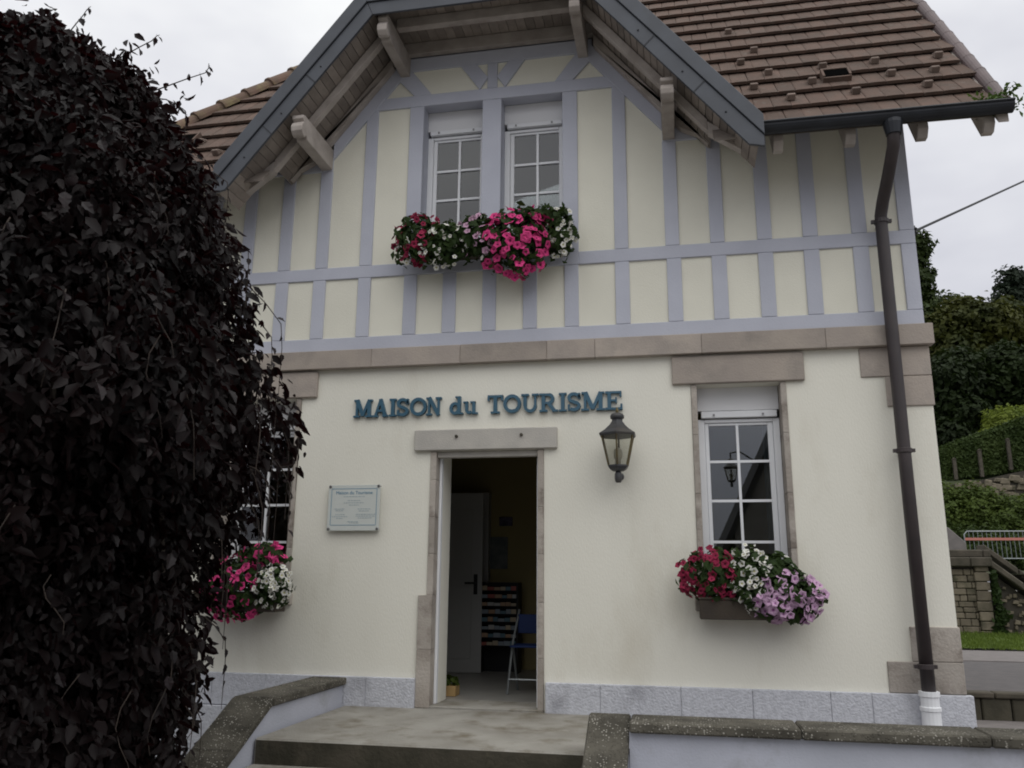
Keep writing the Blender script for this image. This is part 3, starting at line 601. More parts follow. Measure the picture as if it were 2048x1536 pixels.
# ------------------------------------------------------------------ plaque
PQ = thing('wall_plaque', 'pale translucent information plaque with blue print left of the doorway', 'plaque', (-1.21, 0, 1.5))
MB().box(-.245, .245, -.032, -.024, 0, .408).build('plate', M['plaque'], PQ, bevel=.002)
b = MB()
for x0, x1, z0, z1 in ((-.215, .215, .372, .376), (-.215, .215, .048, .052), (-.217, -.213, .0525, .3715), (.213, .217, .0525, .3715)): b.box(x0, x1, -.0335, -.0321, z0, z1)
b.build('border_line', M['print'], PQ)
for x in (-.23, .23):
    for z in (.015, .395): MB().lathe([(.014, 0), (.014, .03), (.010, .034)], 10).build('standoff_screw', M['steel'], PQ).matrix_basis = Matrix.Translation((x, -.006, z)) @ Matrix.Rotation(R(90), 4, 'X')
def text(s, size, x, z, y, mat, parent, name):
    cu = bpy.data.curves.new('t', 'FONT'); cu.body = s; cu.size = size; cu.align_x = 'CENTER'; cu.extrude = .0006
    t = bpy.data.objects.new('t', cu); COL.objects.link(t); bpy.context.view_layer.update()
    me = bpy.data.meshes.new_from_object(t.evaluated_get(bpy.context.evaluated_depsgraph_get())); bpy.data.objects.remove(t); me.materials.clear(); me.materials.append(mat)
    o = link(name, me, parent); o.location = (x, y, z); o.rotation_euler = (R(90), 0, 0); return o
text('Maison du Tourisme', .042, 0, .325, -.0332, M['print'], PQ, 'heading')
b = MB()
rl = random.Random(5)
for cx_, z, w in ((0, .30, .2), (0, .265, .12), (0, .245, .19), (0, .225, .09), (-.135, .19, .09), (-.135, .175, .07), (.10, .19, .12), (.10, .172, .10), (-.13, .14, .08), (-.13, .122, .14), (-.13, .106, .06), (.11, .142, .17), (.11, .126, .17), (.11, .11, .13), (0, .078, .10), (0, .066, .07)):
    x = cx_ - w / 2
    while x < cx_ + w / 2:
        d = rl.uniform(.008, .026); b.box(x, x + d, -.0332, -.0321, z, z + .006); x += d + .006
b.build('small_print', M['print2'], PQ)

# ------------------------------------------------------------------ wall lantern
def lantern(label, loc, arm=True):
    t = thing('lantern', label, 'lantern', loc); n = 6; ro = R(30)
    MB().lathe([(.165, .0), (.172, .02), (.118, .055), (.075, .095), (.05, .13), (.05, .145)], n, (0, 0, .385), ro).build('roof', M['iron'], t, bevel=.002)
    MB().lathe([(.04, 0), (.058, .012), (.06, .035), (.045, .052), (.02, .06)], 14, (0, 0, .528)).build('chimney_cap', M['iron'], t, smooth=True)
    MB().lathe([(.012, 0), (.014, .02), (.007, .05)], 8, (0, 0, .585)).build('finial', M['brass'], t)
    fr = MB()
    for j in range(n):
        a = ro + j * math.pi / 3; fr.tube([(.088 * math.cos(a), .088 * math.sin(a), .14), (.148 * math.cos(a), .148 * math.sin(a), .39)], .008, 6)
    fr.build('corner_bars', M['brass'], t)
    for j in range(n):
        a, c = ro + j * math.pi / 3, ro + (j + 1) * math.pi / 3
        p = [Vector((r_ * math.cos(q), r_ * math.sin(q), z)) for r_, q, z in ((.084, a, .142), (.084, c, .142), (.144, c, .386), (.144, a, .386))]
        nn = (p[1] - p[0]).cross(p[3] - p[0]).normalized() * .002
        MB().add([v + nn for v in p] + [v - nn for v in p], [(0, 1, 2, 3), (7, 6, 5, 4)] + [(i, (i + 1) % 4, 4 + (i + 1) % 4, 4 + i) for i in range(4)]).build('glass_pane', M['lampglass'], t)
    MB().lathe([(.05, .095), (.075, .11), (.092, .13), (.092, .142)], n, (0, 0, 0), ro).build('base_ring', M['iron'], t)
    MB().lathe([(.024, .14), (.024, .19), (.036, .205), (.034, .27), (.01, .29)], 10).build('bulb', M['bulb'], t, smooth=True)
    MB().lathe([(.020, -.0), (.027, .012), (.030, .03), (.030, .07), (.024, .085), (.018, .10)], 12).build('stem_knob', M['iron'], t, smooth=True)
    if arm:
        MB().tube([(0, 0, .06), (0, .08, .05), (0, .15, .06), (0, .22, .075)], .012, 8).build('bracket_arm', M['iron'], t, smooth=True)
        MB().lathe([(.034, 0), (.034, .012), (.02, .02)], 12).build('wall_plate', M['iron'], t).matrix_basis = Matrix.Translation(Vector((0, .232, .075))) @ Matrix.Rotation(R(90), 4, 'X')
    return t
LN = lantern('dark metal wall lantern with six glass sides right of the doorway', (1.175, -.22, 1.876))

# ------------------------------------------------------------------ flower boxes
M['leaf'] = LEAFMAT('petunia_leaf', (.045, .075, .022), (.025, .045, .016), (.06, .10, .02), 9)
def blossom_mesh(name, r, cin, cout, lobe=.12):
    mo = MAT(name + '_petal', cout, tuple(v * .75 for v in cout), 30, rough=.7, rand=.22, spec=.2); mi_ = MAT(name + '_throat', cin, rough=.7)
    b = MB(); n = 10
    b.m = 1; b.v.append((0, 0, -.35 * r))
    for rr_, z in ((.28, -.08), (.72, .06), (1.0, .02)):
        for i in range(n): a = 6.2832 * i / n; q = rr_ * r * (1 + (lobe if i % 2 else -lobe) * (rr_ > .5)); b.v.append((q * math.cos(a), q * math.sin(a), z * r * (1 if i % 2 else 1.6)))
    for i in range(n): b.f.append((0, 1 + i, 1 + (i + 1) % n)); b.mi.append(1)
    for L_ in (0, 1):
        for i in range(n): b.f.append((1 + L_ * n + i, 1 + (L_ + 1) * n + i, 1 + (L_ + 1) * n + (i + 1) % n, 1 + L_ * n + (i + 1) % n)); b.mi.append(0)
    o = b.build('blossom', [mo, mi_], normals=False); me = o.data; bpy.data.objects.remove(o); return me
BL = {'crimson': blossom_mesh('crimson', .032, (.09, .008, .025), (.27, .02, .06)), 'pink': blossom_mesh('hot_pink', .041, (.22, .01, .08), (.66, .055, .22)),
      'white': blossom_mesh('white', .024, (.45, .42, .12), (.75, .74, .68)), 'lilac': blossom_mesh('lilac', .036, (.30, .10, .28), (.56, .36, .52)), 'palepink': blossom_mesh('pale_pink', .03, (.35, .14, .28), (.58, .36, .48))}
fr_ = np.random.default_rng(5)
def leaf_cloud(centers, normals, size, g, aspect=1.7):
    """folded little leaves: 4 verts + spine, two quads each"""
    n = len(centers); d = g.normal(size=(n, 3)); nn = normals + g.normal(0, .45, (n, 3)); nn /= np.linalg.norm(nn, axis=1)[:, None]
    u = np.cross(nn, d); u /= np.linalg.norm(u, axis=1)[:, None]; v = np.cross(nn, u)
    s = (size * g.uniform(.6, 1.3, n))[:, None]
    L = v * s * aspect / 2; Wd = u * s / 2
    pts = np.stack([centers - L, centers - L * .1 + Wd + nn * s * .18, centers + L, centers - L * .1 - Wd + nn * s * .18], 1)
    return pts.reshape(-1, 3)
def leaf_faces(n): 
    b = np.arange(n)[:, None] * 4; return np.concatenate([b + np.array([[0, 1, 2]]), b + np.array([[0, 2, 3]])], 0)
def plant(parent, c, r, col, n, leaves=520, name='petunia_plant', label=None, drop=None, mix=None, face=-1):
    g = fr_; c = np.array(c); r = np.array(r)
    d = g.normal(size=(leaves, 3)); d /= np.linalg.norm(d, axis=1)[:, None]; d[:, 1] = np.where(d[:, 1] > .35, -d[:, 1], d[:, 1])
    rad = g.uniform(.45, 1.0, leaves) ** .6; bump = 1 + .16 * np.sin(d[:, 0] * 9 + d[:, 2] * 7)
    P_ = c + d * r * (rad * bump)[:, None]; P_[:, 1] = np.minimum(P_[:, 1], -.02)
    o = mesh_np(name, leaf_cloud(P_, d, .042, g), leaf_faces(leaves), M['leaf'], parent)
    if label: o['label'] = label
    k_ = 0; used = []
    tries = 0
    while k_ < n and tries < n * 40:
        tries += 1
        v = g.normal(size=3); v /= np.linalg.norm(v)
        if v[1] > .1: v[1] = -v[1]
        p = c + v * r * g.uniform(.92, 1.12)
        if p[1] > -.03 or any(np.linalg.norm(p - q) < .45 * BLR[col] for q in used): continue
        used.append(p); cc = col
        if mix and g.random() < .15: cc = mix
        f = link('blossom', BL[cc], o); dv = Vector(v * np.array([1, 1.3, 1])) + Vector((0, -.4, .15)) + Vector(g.normal(0, .55, 3))
        f.matrix_world = Matrix.Translation(Vector(p)) @ dv.to_track_quat('Z', 'Y').to_matrix().to_4x4() @ Matrix.Rotation(g.uniform(0, 6.28), 4, 'Z') @ Matrix.Scale(g.uniform(.68, 1.2), 4); k_ += 1
    # a few wiry stems at the top
    return o
BLR = {'crimson': .05, 'pink': .062, 'white': .036, 'lilac': .052, 'palepink': .046}
def fbox(label, x0, x1, z0, z1):
    t = thing('flower_box', label, 'flower box', ((x0 + x1) / 2, -.14, z0), 'petunia boxes on the window sills')
    t.location = (0, 0, 0)
    b = MB(); b.prism([(-.245, z0), (-.265, z1), (-.055, z1), (-.06, z0)], x0, x1, ax='x'); tr = b.build('trough', M['trough'], t, bevel=.006)
    MB().box(x0 - .008, x1 + .008, -.275, -.05, z1 + .001, z1 + .018).build('trough_rim', M['trough'], tr, bevel=.004)
    return t
UB = fbox('long flower box of crimson, white, lilac and hot pink petunias under the upper twin window', -.70, .70, 3.99, 4.09)
plant(UB, (-.63, -.20, 4.15), (.24, .18, .24), 'crimson', 74, label='crimson petunias', mix='white', leaves=700)
plant(UB, (-.37, -.21, 4.09), (.23, .18, .22), 'white', 56, label='white petunias with yellow throats', leaves=700)
plant(UB, (-.05, -.20, 4.13), (.22, .17, .22), 'palepink', 46, label='pale lilac pink petunias', mix='white', leaves=650)
plant(UB, (.30, -.22, 4.06), (.31, .20, .33), 'pink', 88, label='hot pink trailing petunias', leaves=900)
plant(UB, (.50, -.16, 4.27), (.22, .14, .15), 'pink', 14, label='hot pink petunias')
plant(UB, (.70, -.18, 4.14), (.14, .14, .24), 'white', 46, label='small white blossoms', leaves=600)
RB = fbox('flower box of crimson, white and lilac petunias under the right ground-floor window', 1.79, 2.59, .795, .945)
plant(RB, (1.90, -.17, 1.13), (.26, .17, .20), 'crimson', 96, label='crimson petunias', leaves=700)
plant(RB, (2.17, -.18, 1.10), (.18, .18, .25), 'white', 84, label='white petunias', leaves=650)
plant(RB, (2.39, -.15, 1.13), (.20, .14, .17), 'white', 12, label='leafy white petunias', leaves=700)
plant(RB, (2.45, -.20, .97), (.27, .18, .19), 'lilac', 96, label='lilac petunias', leaves=650)
LB = fbox('flower box of hot pink and white petunias half hidden by the dark weeping tree', -2.59, -1.79, .795, .945)
plant(LB, (-2.2, -.18, 1.0), (.32, .17, .27), 'pink', 90, label='hot pink petunias', leaves=800)
plant(LB, (-1.98, -.16, 1.26), (.22, .13, .12), 'pink', 22, label='hot pink petunias')
plant(LB, (-1.86, -.18, 1.02), (.17, .16, .20), 'white', 110, label='small white petunias', leaves=600)

# ------------------------------------------------------------------ steps and low walls
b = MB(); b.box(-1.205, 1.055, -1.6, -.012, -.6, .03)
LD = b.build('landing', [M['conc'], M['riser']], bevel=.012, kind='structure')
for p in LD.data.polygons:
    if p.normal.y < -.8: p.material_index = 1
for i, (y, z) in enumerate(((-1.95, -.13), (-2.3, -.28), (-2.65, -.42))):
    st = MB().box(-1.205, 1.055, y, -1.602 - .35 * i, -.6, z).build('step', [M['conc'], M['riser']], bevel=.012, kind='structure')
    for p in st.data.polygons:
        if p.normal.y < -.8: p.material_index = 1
def flank(x0, x1, ya, yh, label, name):
    t = thing(name, label, 'wall', ((x0 + x1) / 2, ya, -.56)); t.location = (0, 0, 0)
    sl_ = .52; y1 = yh - 1.5
    MB().prism([(ya, -.58), (ya, .20), (yh, .20), (y1, .20 - 1.5 * sl_), (y1, -.58)], x0 + .035, x1 - .035, ax='x').build('rendered_wall', M['paintwall'], t, bevel=.006)
    cut = [ya, (ya + yh) / 2, yh] if ya - yh > .5 else [ya, yh]
    for a, c in zip(cut, cut[1:]): MB().box(x0, x1, c + .003, a - .003, .201, .26).build('coping_stone', M['pebble'], t, bevel=.010)
    n_ = 3; ys = [yh - i * 1.5 / n_ for i in range(n_ + 1)]
    for a, c in zip(ys, ys[1:]):
        za, zc = -(yh - a) * sl_, -(yh - c) * sl_
        MB().prism([(a - .003, .201 + za), (a - .003, .26 + za), (c + .003, .26 + zc), (c + .003, .201 + zc)], x0, x1, ax='x').build('coping_stone', M['pebble'], t, bevel=.010)
    return t
flank(-1.50, -1.185, -.04, -1.40, 'low lavender stair wall with pebble coping beside the dark tree', 'stair_wall')
flank(1.05, 1.31, -1.50, -1.56, 'stubby stair wall with steep pebble coping right of the landing', 'stair_wall')
t = thing('parapet_wall', 'long low lavender parapet wall with pebble coping along the lower right', 'wall')
MB().box(1.316, 9.0, -1.80, -1.58, -.58, .20).box(1.277, 1.314, -1.79, -1.6, -.58, .07).build('rendered_wall', M['paintwall'], t)
cs = [1.315, 2.3, 3.3, 4.3, 5.4, 6.6, 7.8, 9.0]
for a, c in zip(cs, cs[1:]): MB().box(a + .003, c - .003, -1.855, -1.52, .201, .262).build('coping_stone', M['pebble'], t, bevel=.010)

# kerb wall at the road
t = thing('kerb_wall', 'low dark stone retaining kerb between side yard and road', 'wall')
x = 3.95; rk = random.Random(9)
while x < 9:
    d = rk.uniform(.26, .42); MB().box(x, x + d - .012, 2.56, 2.715, -.3, -.042).build('stone', M['kerb'], t, bevel=.012); x += d
x = 3.93
while x < 9: MB().box(x, x + .79, 2.53, 2.72, -.04, .018).build('coping_stone', M['rubblecap'], t, bevel=.012); x += .8

# ------------------------------------------------------------------ old garden wall with stair flank, right background
t = thing('garden_wall', 'old mossy stone wall with stair coping behind the road', 'wall')
MB().box(4.5, 7.84, 12.06, 12.4, -.1, 1.45).build('wall_core', M['mortar'], t)
rw = random.Random(21); z = .02
while z < 1.40:
    hh = rw.uniform(.105, .15); x = 5.6
    while x < 7.60:
        d = rw.uniform(.14, .34); MB().box(x, min(x + d, 7.60) - .012, 12.0 + rw.uniform(-.012, .012), 12.07, z, z + hh - .012).build('stone', M['rubble'], t, bevel=.012); x += d
    z += hh
z = .0
while z < 1.38:
    hh = rw.uniform(.17, .22); MB().box(7.61 - rw.uniform(0, .05), 7.86, 11.95, 12.07, z, z + hh - .014).build('pier_stone', M['rubble'], t, bevel=.014); z += hh
x = 5.0
while x < 7.9: MB().box(x, min(x + .62, 7.93), 11.88, 12.45, 1.45, 1.64).build('coping_stone', M['rubblecap'], t, bevel=.02); x += .63
x = 5.0
while x < 7.9: MB().box(x, min(x + .7, 7.98), 12.10, 12.6, 1.642, 1.80).build('coping_stone', M['rubblecap'], t, bevel=.02); x += .71
# stair flank going down to the right
MB().prism([(8.0, -.1), (8.0, 1.28), (9.6, -.02), (9.6, -.1)], 12.1, 12.4).build('wall_core', M['mortar'], t)
for i in range(90):
    x = rw.uniform(8.0, 9.3); z = rw.uniform(.05, 1.2); d = rw.uniform(.06, .15); e = rw.uniform(.05, .10)
    if z + e > 1.30 - (x + d - 8.0) * .82: continue
    o = MB().prism([(x, z), (x + d * .9, z - .01), (x + d, z + e * .8), (x + d * .3, z + e)], 12.05 + rw.uniform(-.012, .012), 12.12).build('stone', M['rubble'], t, bevel=.01)
for i in range(3):
    a, c = 7.87 + i * .62, 7.87 + (i + 1) * .62 - .012; za, zc = 1.62 - (a - 7.87) * .82, 1.62 - (c - 7.87) * .82
    MB().prism([(a, za - .15), (c, zc - .15), (c, zc), (a, za)], 11.9, 12.42).build('coping_stone', M['rubblecap'], t, bevel=.02)
for i in range(3):
    a, c = 8.0 + i * .62, 8.0 + (i + 1) * .62 - .012; za, zc = 1.93 - (a - 8.0) * .82, 1.93 - (c - 8.0) * .82
    MB().prism([(a, za - .15), (c, zc - .15), (c, zc), (a, za)], 12.5, 13.0).build('coping_stone', M['rubblecap'], t, bevel=.02)
# ivy in the corner
M['ivy'] = LEAFMAT('ivy_leaf', (.03, .055, .012), (.02, .035, .01), (.05, .09, .02), 6)
n = 420; zz = rng.uniform(0, 1.35, n); xx = 7.93 + rng.normal(0, .05, n) * (1.5 - zz) + .12 * np.exp(-((zz - .55) / .2) ** 2) * rng.random(n); yy = 11.93 + rng.normal(0, .03, n)
iv = mesh_np('ivy', leaf_cloud(np.stack([xx, yy, zz], 1), np.tile([0, -1., 0], (n, 1)), .07, rng), leaf_faces(n), M['ivy']); tag(iv, 'green ivy climbing the joint of the old garden wall', 'ivy')

# crowd barriers above the wall
def barrier(x0, x1, y, z, label):
    t = thing('crowd_barrier', label, 'barrier', (0, 0, 0)); r_ = .022
    MB().tube([(x0, y, z), (x0, y, z + .95), (x0 + .08, y, z + 1.04), (x1 - .08, y, z + 1.04), (x1, y, z + .95), (x1, y, z)], r_, 8).build('frame', M['galv'], t, smooth=True)
    MB().tube([(x0, y, z + .2), (x1, y, z + .2)], r_ * .8, 8).build('lower_rail', M['galv'], t)
    n_ = int((x1 - x0) / .13)
    for i in range(1, n_): x = x0 + (x1 - x0) * i / n_; MB().tube([(x, y, z + .2), (x, y, z + 1.03)], .010, 6).build('bar', M['galv'], t)
    n_ = 8
    for i in range(n_):
        a, c = x0 + (x1 - x0) * i / n_, x0 + (x1 - x0) * (i + 1) / n_; MB().box(a, c - .002, y - .03, y - .022, z + .76, z + .84).build('reflective_band', M['red'], t)
    for x in (x0 + .1, x1 - .1): MB().box(x - .02, x + .02, y - .25, y + .25, z - .01, z + .02).build('foot', M['galv'], t)
barrier(10.53, 12.35, 22, 1.70, 'metal crowd barrier with red and white band, nearer the house corner'); barrier(12.45, 14.5, 22, 1.66, 'metal crowd barrier with red and white band at the right picture edge')
b = MB(); b.prism([(9.0, 1.2), (9.95, 1.2), (9.95, 2.30), (9.5, 2.75), (9.0, 2.9)], 20, 21.2); b.box(8.98, 9.97, 19.97, 20.0, 1.2, 1.5)
tag(b.build('grey_shed', M['asphalt2'], bevel=.02), 'small grey sloping shed roof behind the barrier', 'shed')

# ------------------------------------------------------------------ far vegetation
def crown(name, blobs, n, size, mats, parent, g, kind=None, shell=.55):
    tot = sum(b[3] * b[4] * b[5] for b in blobs); Vs = []; Ns = []
    for cx_, cy_, cz_, rx, ry, rz in blobs:
        m_ = max(30, int(n * (rx * ry * rz) ** .67 / sum((q[3] * q[4] * q[5]) ** .67 for q in blobs)))
        d = g.normal(size=(m_, 3)); d /= np.linalg.norm(d, axis=1)[:, None]
        rad = shell + (1 - shell) * g.random(m_) ** .5
        rad *= 1 + .18 * np.sin(d[:, 0] * 6 + cx_) * np.sin(d[:, 2] * 7 + cz_) + .08 * g.normal(size=m_)
        Vs.append(np.array([cx_, cy_, cz_]) + d * np.array([rx, ry, rz]) * rad[:, None]); Ns.append(d + np.array([0, 0, .4]))
    C_ = np.concatenate(Vs); N_ = np.concatenate(Ns)
    return mesh_np(name, leaf_cloud(C_, N_, size, g), leaf_faces(len(C_)), mats, parent, kind)
LM = {'dark': LEAFMAT('dark_tree_foliage', (.022, .036, .009), (.012, .020, .006), (.03, .05, .01), .35, tw=.2),
      'olive': LEAFMAT('olive_tree_foliage', (.070, .075, .016), (.026, .036, .009), (.08, .09, .015), .4, tw=.25),
      'green': LEAFMAT('green_tree_foliage', (.046, .068, .018), (.025, .040, .011), (.055, .08, .015), .4, tw=.25),
      'lime': LEAFMAT('lime_shrub_foliage', (.20, .24, .04), (.11, .15, .03), (.22, .28, .04), .8, tw=.3),
      'hedge': LEAFMAT('hedge_foliage', (.05, .075, .018), (.03, .05, .012), (.06, .09, .02), .8, tw=.2),
      'shrub': LEAFMAT('shrub_foliage', (.085, .12, .024), (.045, .07, .016), (.10, .14, .02), .9, tw=.25),
      'conifer': LEAFMAT('conifer_foliage', (.028, .042, .022), (.015, .024, .014), (.03, .045, .02), .4, tw=.15)}
M['bark'] = MAT('grey_brown_bark', (.10, .085, .07), (.06, .05, .042), 8, rough=.95, bump=.8, bscale=20)
def tree(label, x, y, z0, blobs, n, size, lm, seed, name='broadleaf_tree'):
    g = np.random.default_rng(seed); t = thing(name, label, 'tree', (x, y, z0), 'trees on the hillside'); t.location = (0, 0, 0)
    ztop = max(b_[2] for b_ in blobs); q = MB().tube([(x, y, z0), (x + .1, y, z0 + (ztop - z0) * .4), (x, y + .1, ztop)], [.38, .28, .08], 8)
    for b_ in blobs[:6]: q.tube([(x, y, z0 + (b_[2] - z0) * .6), (b_[0], b_[1], b_[2])], [.12, .03], 5)
    q.build('trunk', M['bark'], t); crown('crown', blobs, n, size, LM[lm], t, g)
def rnd_blobs(x, y, z0, z1, rad, n, seed, cone=0):
    g = np.random.default_rng(seed); o = []
    for i in range(n):
        f = (i + .5) / n; z = z0 + (z1 - z0) * f; rr_ = rad * ((1 - f) if cone else math.sin(math.pi * (.18 + .75 * f)) ** .7)
        a = g.uniform(0, 6.28); q = g.uniform(.1, .65) * rr_; s_ = g.uniform(.30, .5) * rad * (max(.42, 1 - f) if cone else 1)
        o.append((x + q * math.cos(a), y + q * math.sin(a), z, s_, s_, s_ * g.uniform(.7, 1.0)))
    return o
tree('tall narrow tree rising just behind the house corner', 17.3, 50, 9, rnd_blobs(17.2, 50, 10.5, 23.4, 2.9, 34, 1) + [(17.6, 50, 22.6, 1.2, 1.2, 1.5), (17.9, 50, 20.8, 1.2, 1.2, 1.5), (17.9, 50, 19.2, 1.2, 1.1, 1.4)], 24000, .24, 'green', 31)
tree('feathery tall tree right of the narrow one behind the house corner', 20.4, 56, 9.5, rnd_blobs(21.2, 56, 12, 20.8, 3.0, 34, 2), 15000, .2, 'green', 32)
tree('broad dark olive tree in the middle of the hillside trees', 20.2, 49, 9, rnd_blobs(20.2, 48, 9.5, 18.2, 3.6, 36, 3), 26000, .22, 'olive', 33)
tree('rounded olive tree in front of the tall conifer', 22.6, 50, 9, rnd_blobs(22.8, 49, 9.5, 18.3, 2.6, 24, 4), 18000, .22, 'olive', 34)
tree('dark leafy tree low behind the hedge near the house corner', 17.6, 44, 8, rnd_blobs(17.4, 44, 7.5, 13.5, 3.2, 24, 5), 18000, .21, 'dark', 35)
tree('dark leafy tree behind the lime green bush', 20.5, 45, 8, rnd_blobs(20.6, 45, 8, 14.0, 3.0, 24, 6), 17000, .21, 'dark', 36)
tree('tall dark conifer at the right picture edge', 25.8, 55, 9.5, rnd_blobs(25.9, 55, 11, 22.9, 4.2, 40, 7, cone=1) + rnd_blobs(25.9, 55, 10, 18, 2.6, 16, 8) + [(25.3, 55, 22.2, .9, .9, 1.1), (25.2, 55, 21.0, 1.2, 1.2, 1.0), (25.1, 55, 19.8, 1.5, 1.3, 1.0), (25.0, 55, 18.4, 1.8, 1.4, 1.1), (24.9, 55, 17.0, 1.9, 1.5, 1.2)], 30000, .2, 'conifer', 37, 'conifer_tree')
tree('grey green conifer low in front of the tall conifer', 23.9, 46, 8.6, rnd_blobs(23.8, 46, 8, 15.0, 2.4, 20, 9, cone=1), 14000, .18, 'green', 38, 'conifer_tree')
tree('olive tree far right, out past the tall conifer', 28.5, 50, 9, rnd_blobs(28.5, 50, 9, 17.6, 3.2, 24, 41), 8000, .34, 'olive', 42)
tree('dark tree standing behind the house roof line', 13.2, 46, 8, rnd_blobs(13.0, 46, 8, 15, 3.4, 22, 43), 8000, .34, 'dark', 44)
g_ = np.random.default_rng(50)
def shrub(name, label, cat, blobs, n, size, lm, group=None):
    t = thing(name, label, cat, (0, 0, 0), group); x, y, z = blobs[0][:3]
    q = MB()
    for b_ in blobs: q.tube([(b_[0], b_[1], b_[2] - b_[5] * 1.1), (b_[0] + .1, b_[1], b_[2])], [.07, .03], 5)
    q.build('stems', M['bark'], t); crown('foliage', blobs, n, size, LM[lm], t, g_, shell=.7)
shrub('lime_bush', 'bright lime green bush above the clipped hedge', 'bush', [(18.6, 40, 9.0, 1.2, 1.1, 1.2), (19.8, 40, 9.1, 1.2, 1.1, 1.1), (17.8, 39.8, 8.3, .8, .8, .7), (19.0, 39.6, 8.4, 1.4, .8, .9)], 9000, .11, 'lime')
shrub('round_shrub', 'rounded green shrub left above the crowd barrier', 'shrub', [(11.3, 26.3, 3.4, 1.1, .9, 1.25), (12.3, 26.2, 3.6, 1.0, .9, 1.1)], 9000, .09, 'shrub', 'shrubs above the barrier')
shrub('round_shrub', 'rounded green shrub right above the crowd barrier', 'shrub', [(13.4, 26, 3.2, 1.1, .9, 1.1), (14.6, 26, 3.2, 1.1, .9, 1.0), (12.9, 25.8, 2.7, .9, .7, .8)], 9500, .09, 'shrub', 'shrubs above the barrier')
shrub('round_shrub', 'dark low shrub directly behind the barrier bars', 'shrub', [(11.6, 23.6, 2.2, 1.0, .6, .8), (13.2, 23.6, 2.2, 1.1, .6, .75), (10.4, 24.0, 2.3, .9, .6, .85), (14.6, 23.6, 2.2, 1.0, .6, .8)], 8000, .08, 'hedge', 'shrubs above the barrier')
# clipped hedge with concrete posts, and the upper wall
hg = thing('clipped_hedge', 'long clipped hedge sloping up to the right on the hillside', 'hedge')
n = 36000; x = g_.uniform(8.0, 20, n); top = 7.2 + (x - 13.6) * .35; bot = 5.7 + (x - 13.6) * .13; f = g_.random(n); side = g_.random(n) < .72
y = np.where(side, 33.9 + g_.normal(0, .05, n), g_.uniform(33.9, 34.8, n)); z = np.where(side, bot + (top - bot) * f, top + g_.normal(0, .05, n))
mesh_np('foliage', leaf_cloud(np.stack([x, y, z], 1), np.where(side[:, None], np.array([[0, -1., .2]]), np.array([[0, -.2, 1.]])), .09, g_), leaf_faces(n), LM['hedge'], hg)
MB().prism([(8, 4.7), (20, 6.2), (20, 9.3), (8, 5.15)], 34.0, 34.7).build('hedge_core', LM['dark'], hg)
lab = ['concrete post in the hedge nearest the house corner', 'concrete post in the middle of the hedge', 'tallest concrete post of the hedge at the right']
for (x, z0, z1), l_ in zip(((13.99, 5.7, 6.62), (15.08, 5.8, 7.0), (16.3, 6.1, 7.46)), lab):
    b = MB().box(x - .07, x + .07, 33.55, 33.7, z0, z1); b.prism([(x - .09, z1), (x + .09, z1), (x, z1 + .08)], 33.53, 33.72); tag(b.build('fence_post', M['rubblecap'], bevel=.01), l_, 'post', 'posts in the hedge')
uw = thing('upper_stone_wall', 'rough pale stone wall below the clipped hedge', 'wall')
MB().prism([(13.2, 4.2), (20, 4.6), (20, 6.7), (14.3, 5.45), (13.2, 5.3)], 32.1, 32.5).build('wall_core', M['mortar'], uw)
for i in range(150):
    x = rw.uniform(13.4, 17.6); z = rw.uniform(4.6, 6.3); d = rw.uniform(.25, .5); e = rw.uniform(.16, .3)
    if z + e > 5.5 + max(0, x - 14.4) * .2: continue
    MB().prism([(x, z), (x + d * .9, z - .03), (x + d, z + e * .8), (x + d * .2, z + e)], 32.0 + rw.uniform(-.05, .04), 32.15).build('stone', M['rubble'], uw, bevel=.03)

# overhead cable fixed to the side of the house
p0, p1 = Vector((3.76, .14, 4.07)), Vector((7.774, 6.0, 7.466)); p2 = p1 + (p1 - p0) * 3.0
cb = MB(); pts = [p0.lerp(p2, i / 24) + Vector((0, 0, -.35 * 4 * (i / 24) * (1 - i / 24) + .0)) for i in range(25)]
cb.tube([tuple(p) for p in [p0, p0.lerp(p1, .33), p0.lerp(p1, .66), p1, p2]], .012, 6)
oc = thing('overhead_cable', 'thin black overhead cable running up to the right from the house corner', 'cable')
cb.build('wire', M['cable'], oc); MB().lathe([(.02, 0), (.035, .02), (.02, .04), (.035, .06), (.015, .08)], 10, (3.75, .14, 4.03)).build('insulator', M['black'], oc)

# ------------------------------------------------------------------ purple weeping beech
BT = thing('weeping_beech', 'dark purple weeping beech whose drooping crown fills the left', 'tree', (-2.23, -3.16, -.56)); BT.location = (0, 0, 0)
M['beech'] = LEAFMAT('purple_beech_leaf', (.0090, .0053, .0056), (.0046, .0036, .0037), (.07, .010, .011), 1.4, rough=.52, spec=.14, tw=.08)
M['beech1'] = LEAFMAT('purple_beech_leaf_single', (.012, .0068, .0078), (.006, .0042, .0048), (.07, .012, .013), 3, rough=.45, spec=.25, tw=.10, rand=.5)
M['twig'] = MAT('pale_brown_twig', (.06, .046, .038), (.035, .028, .024), 20, rough=.8)
bx, by = -2.23, -3.16
ZP = np.array([-.56, 0, .3, .85, 1.15, 1.5, 1.75, 2.05, 2.35, 2.6, 2.85, 3.1, 3.4, 3.72, 4.0, 4.17, 4.27, 4.34]); RP = np.array([1.18, 1.2, 1.26, 1.27, 1.28, 1.44, 1.58, 1.64, 1.48, 1.36, 1.34, 1.26, 1.13, .93, .79, .62, .40, .04])
def Rz(z): return np.interp(z, ZP, RP)
gb = np.random.default_rng(77)
def bumpf(th, z): return 1 + .045 * np.sin(th * 9 + z * 2.1) + .04 * np.sin(th * 17 - z * 4.3 + 1) + .03 * np.sin(z * 9 + th * 5)
n = 78000
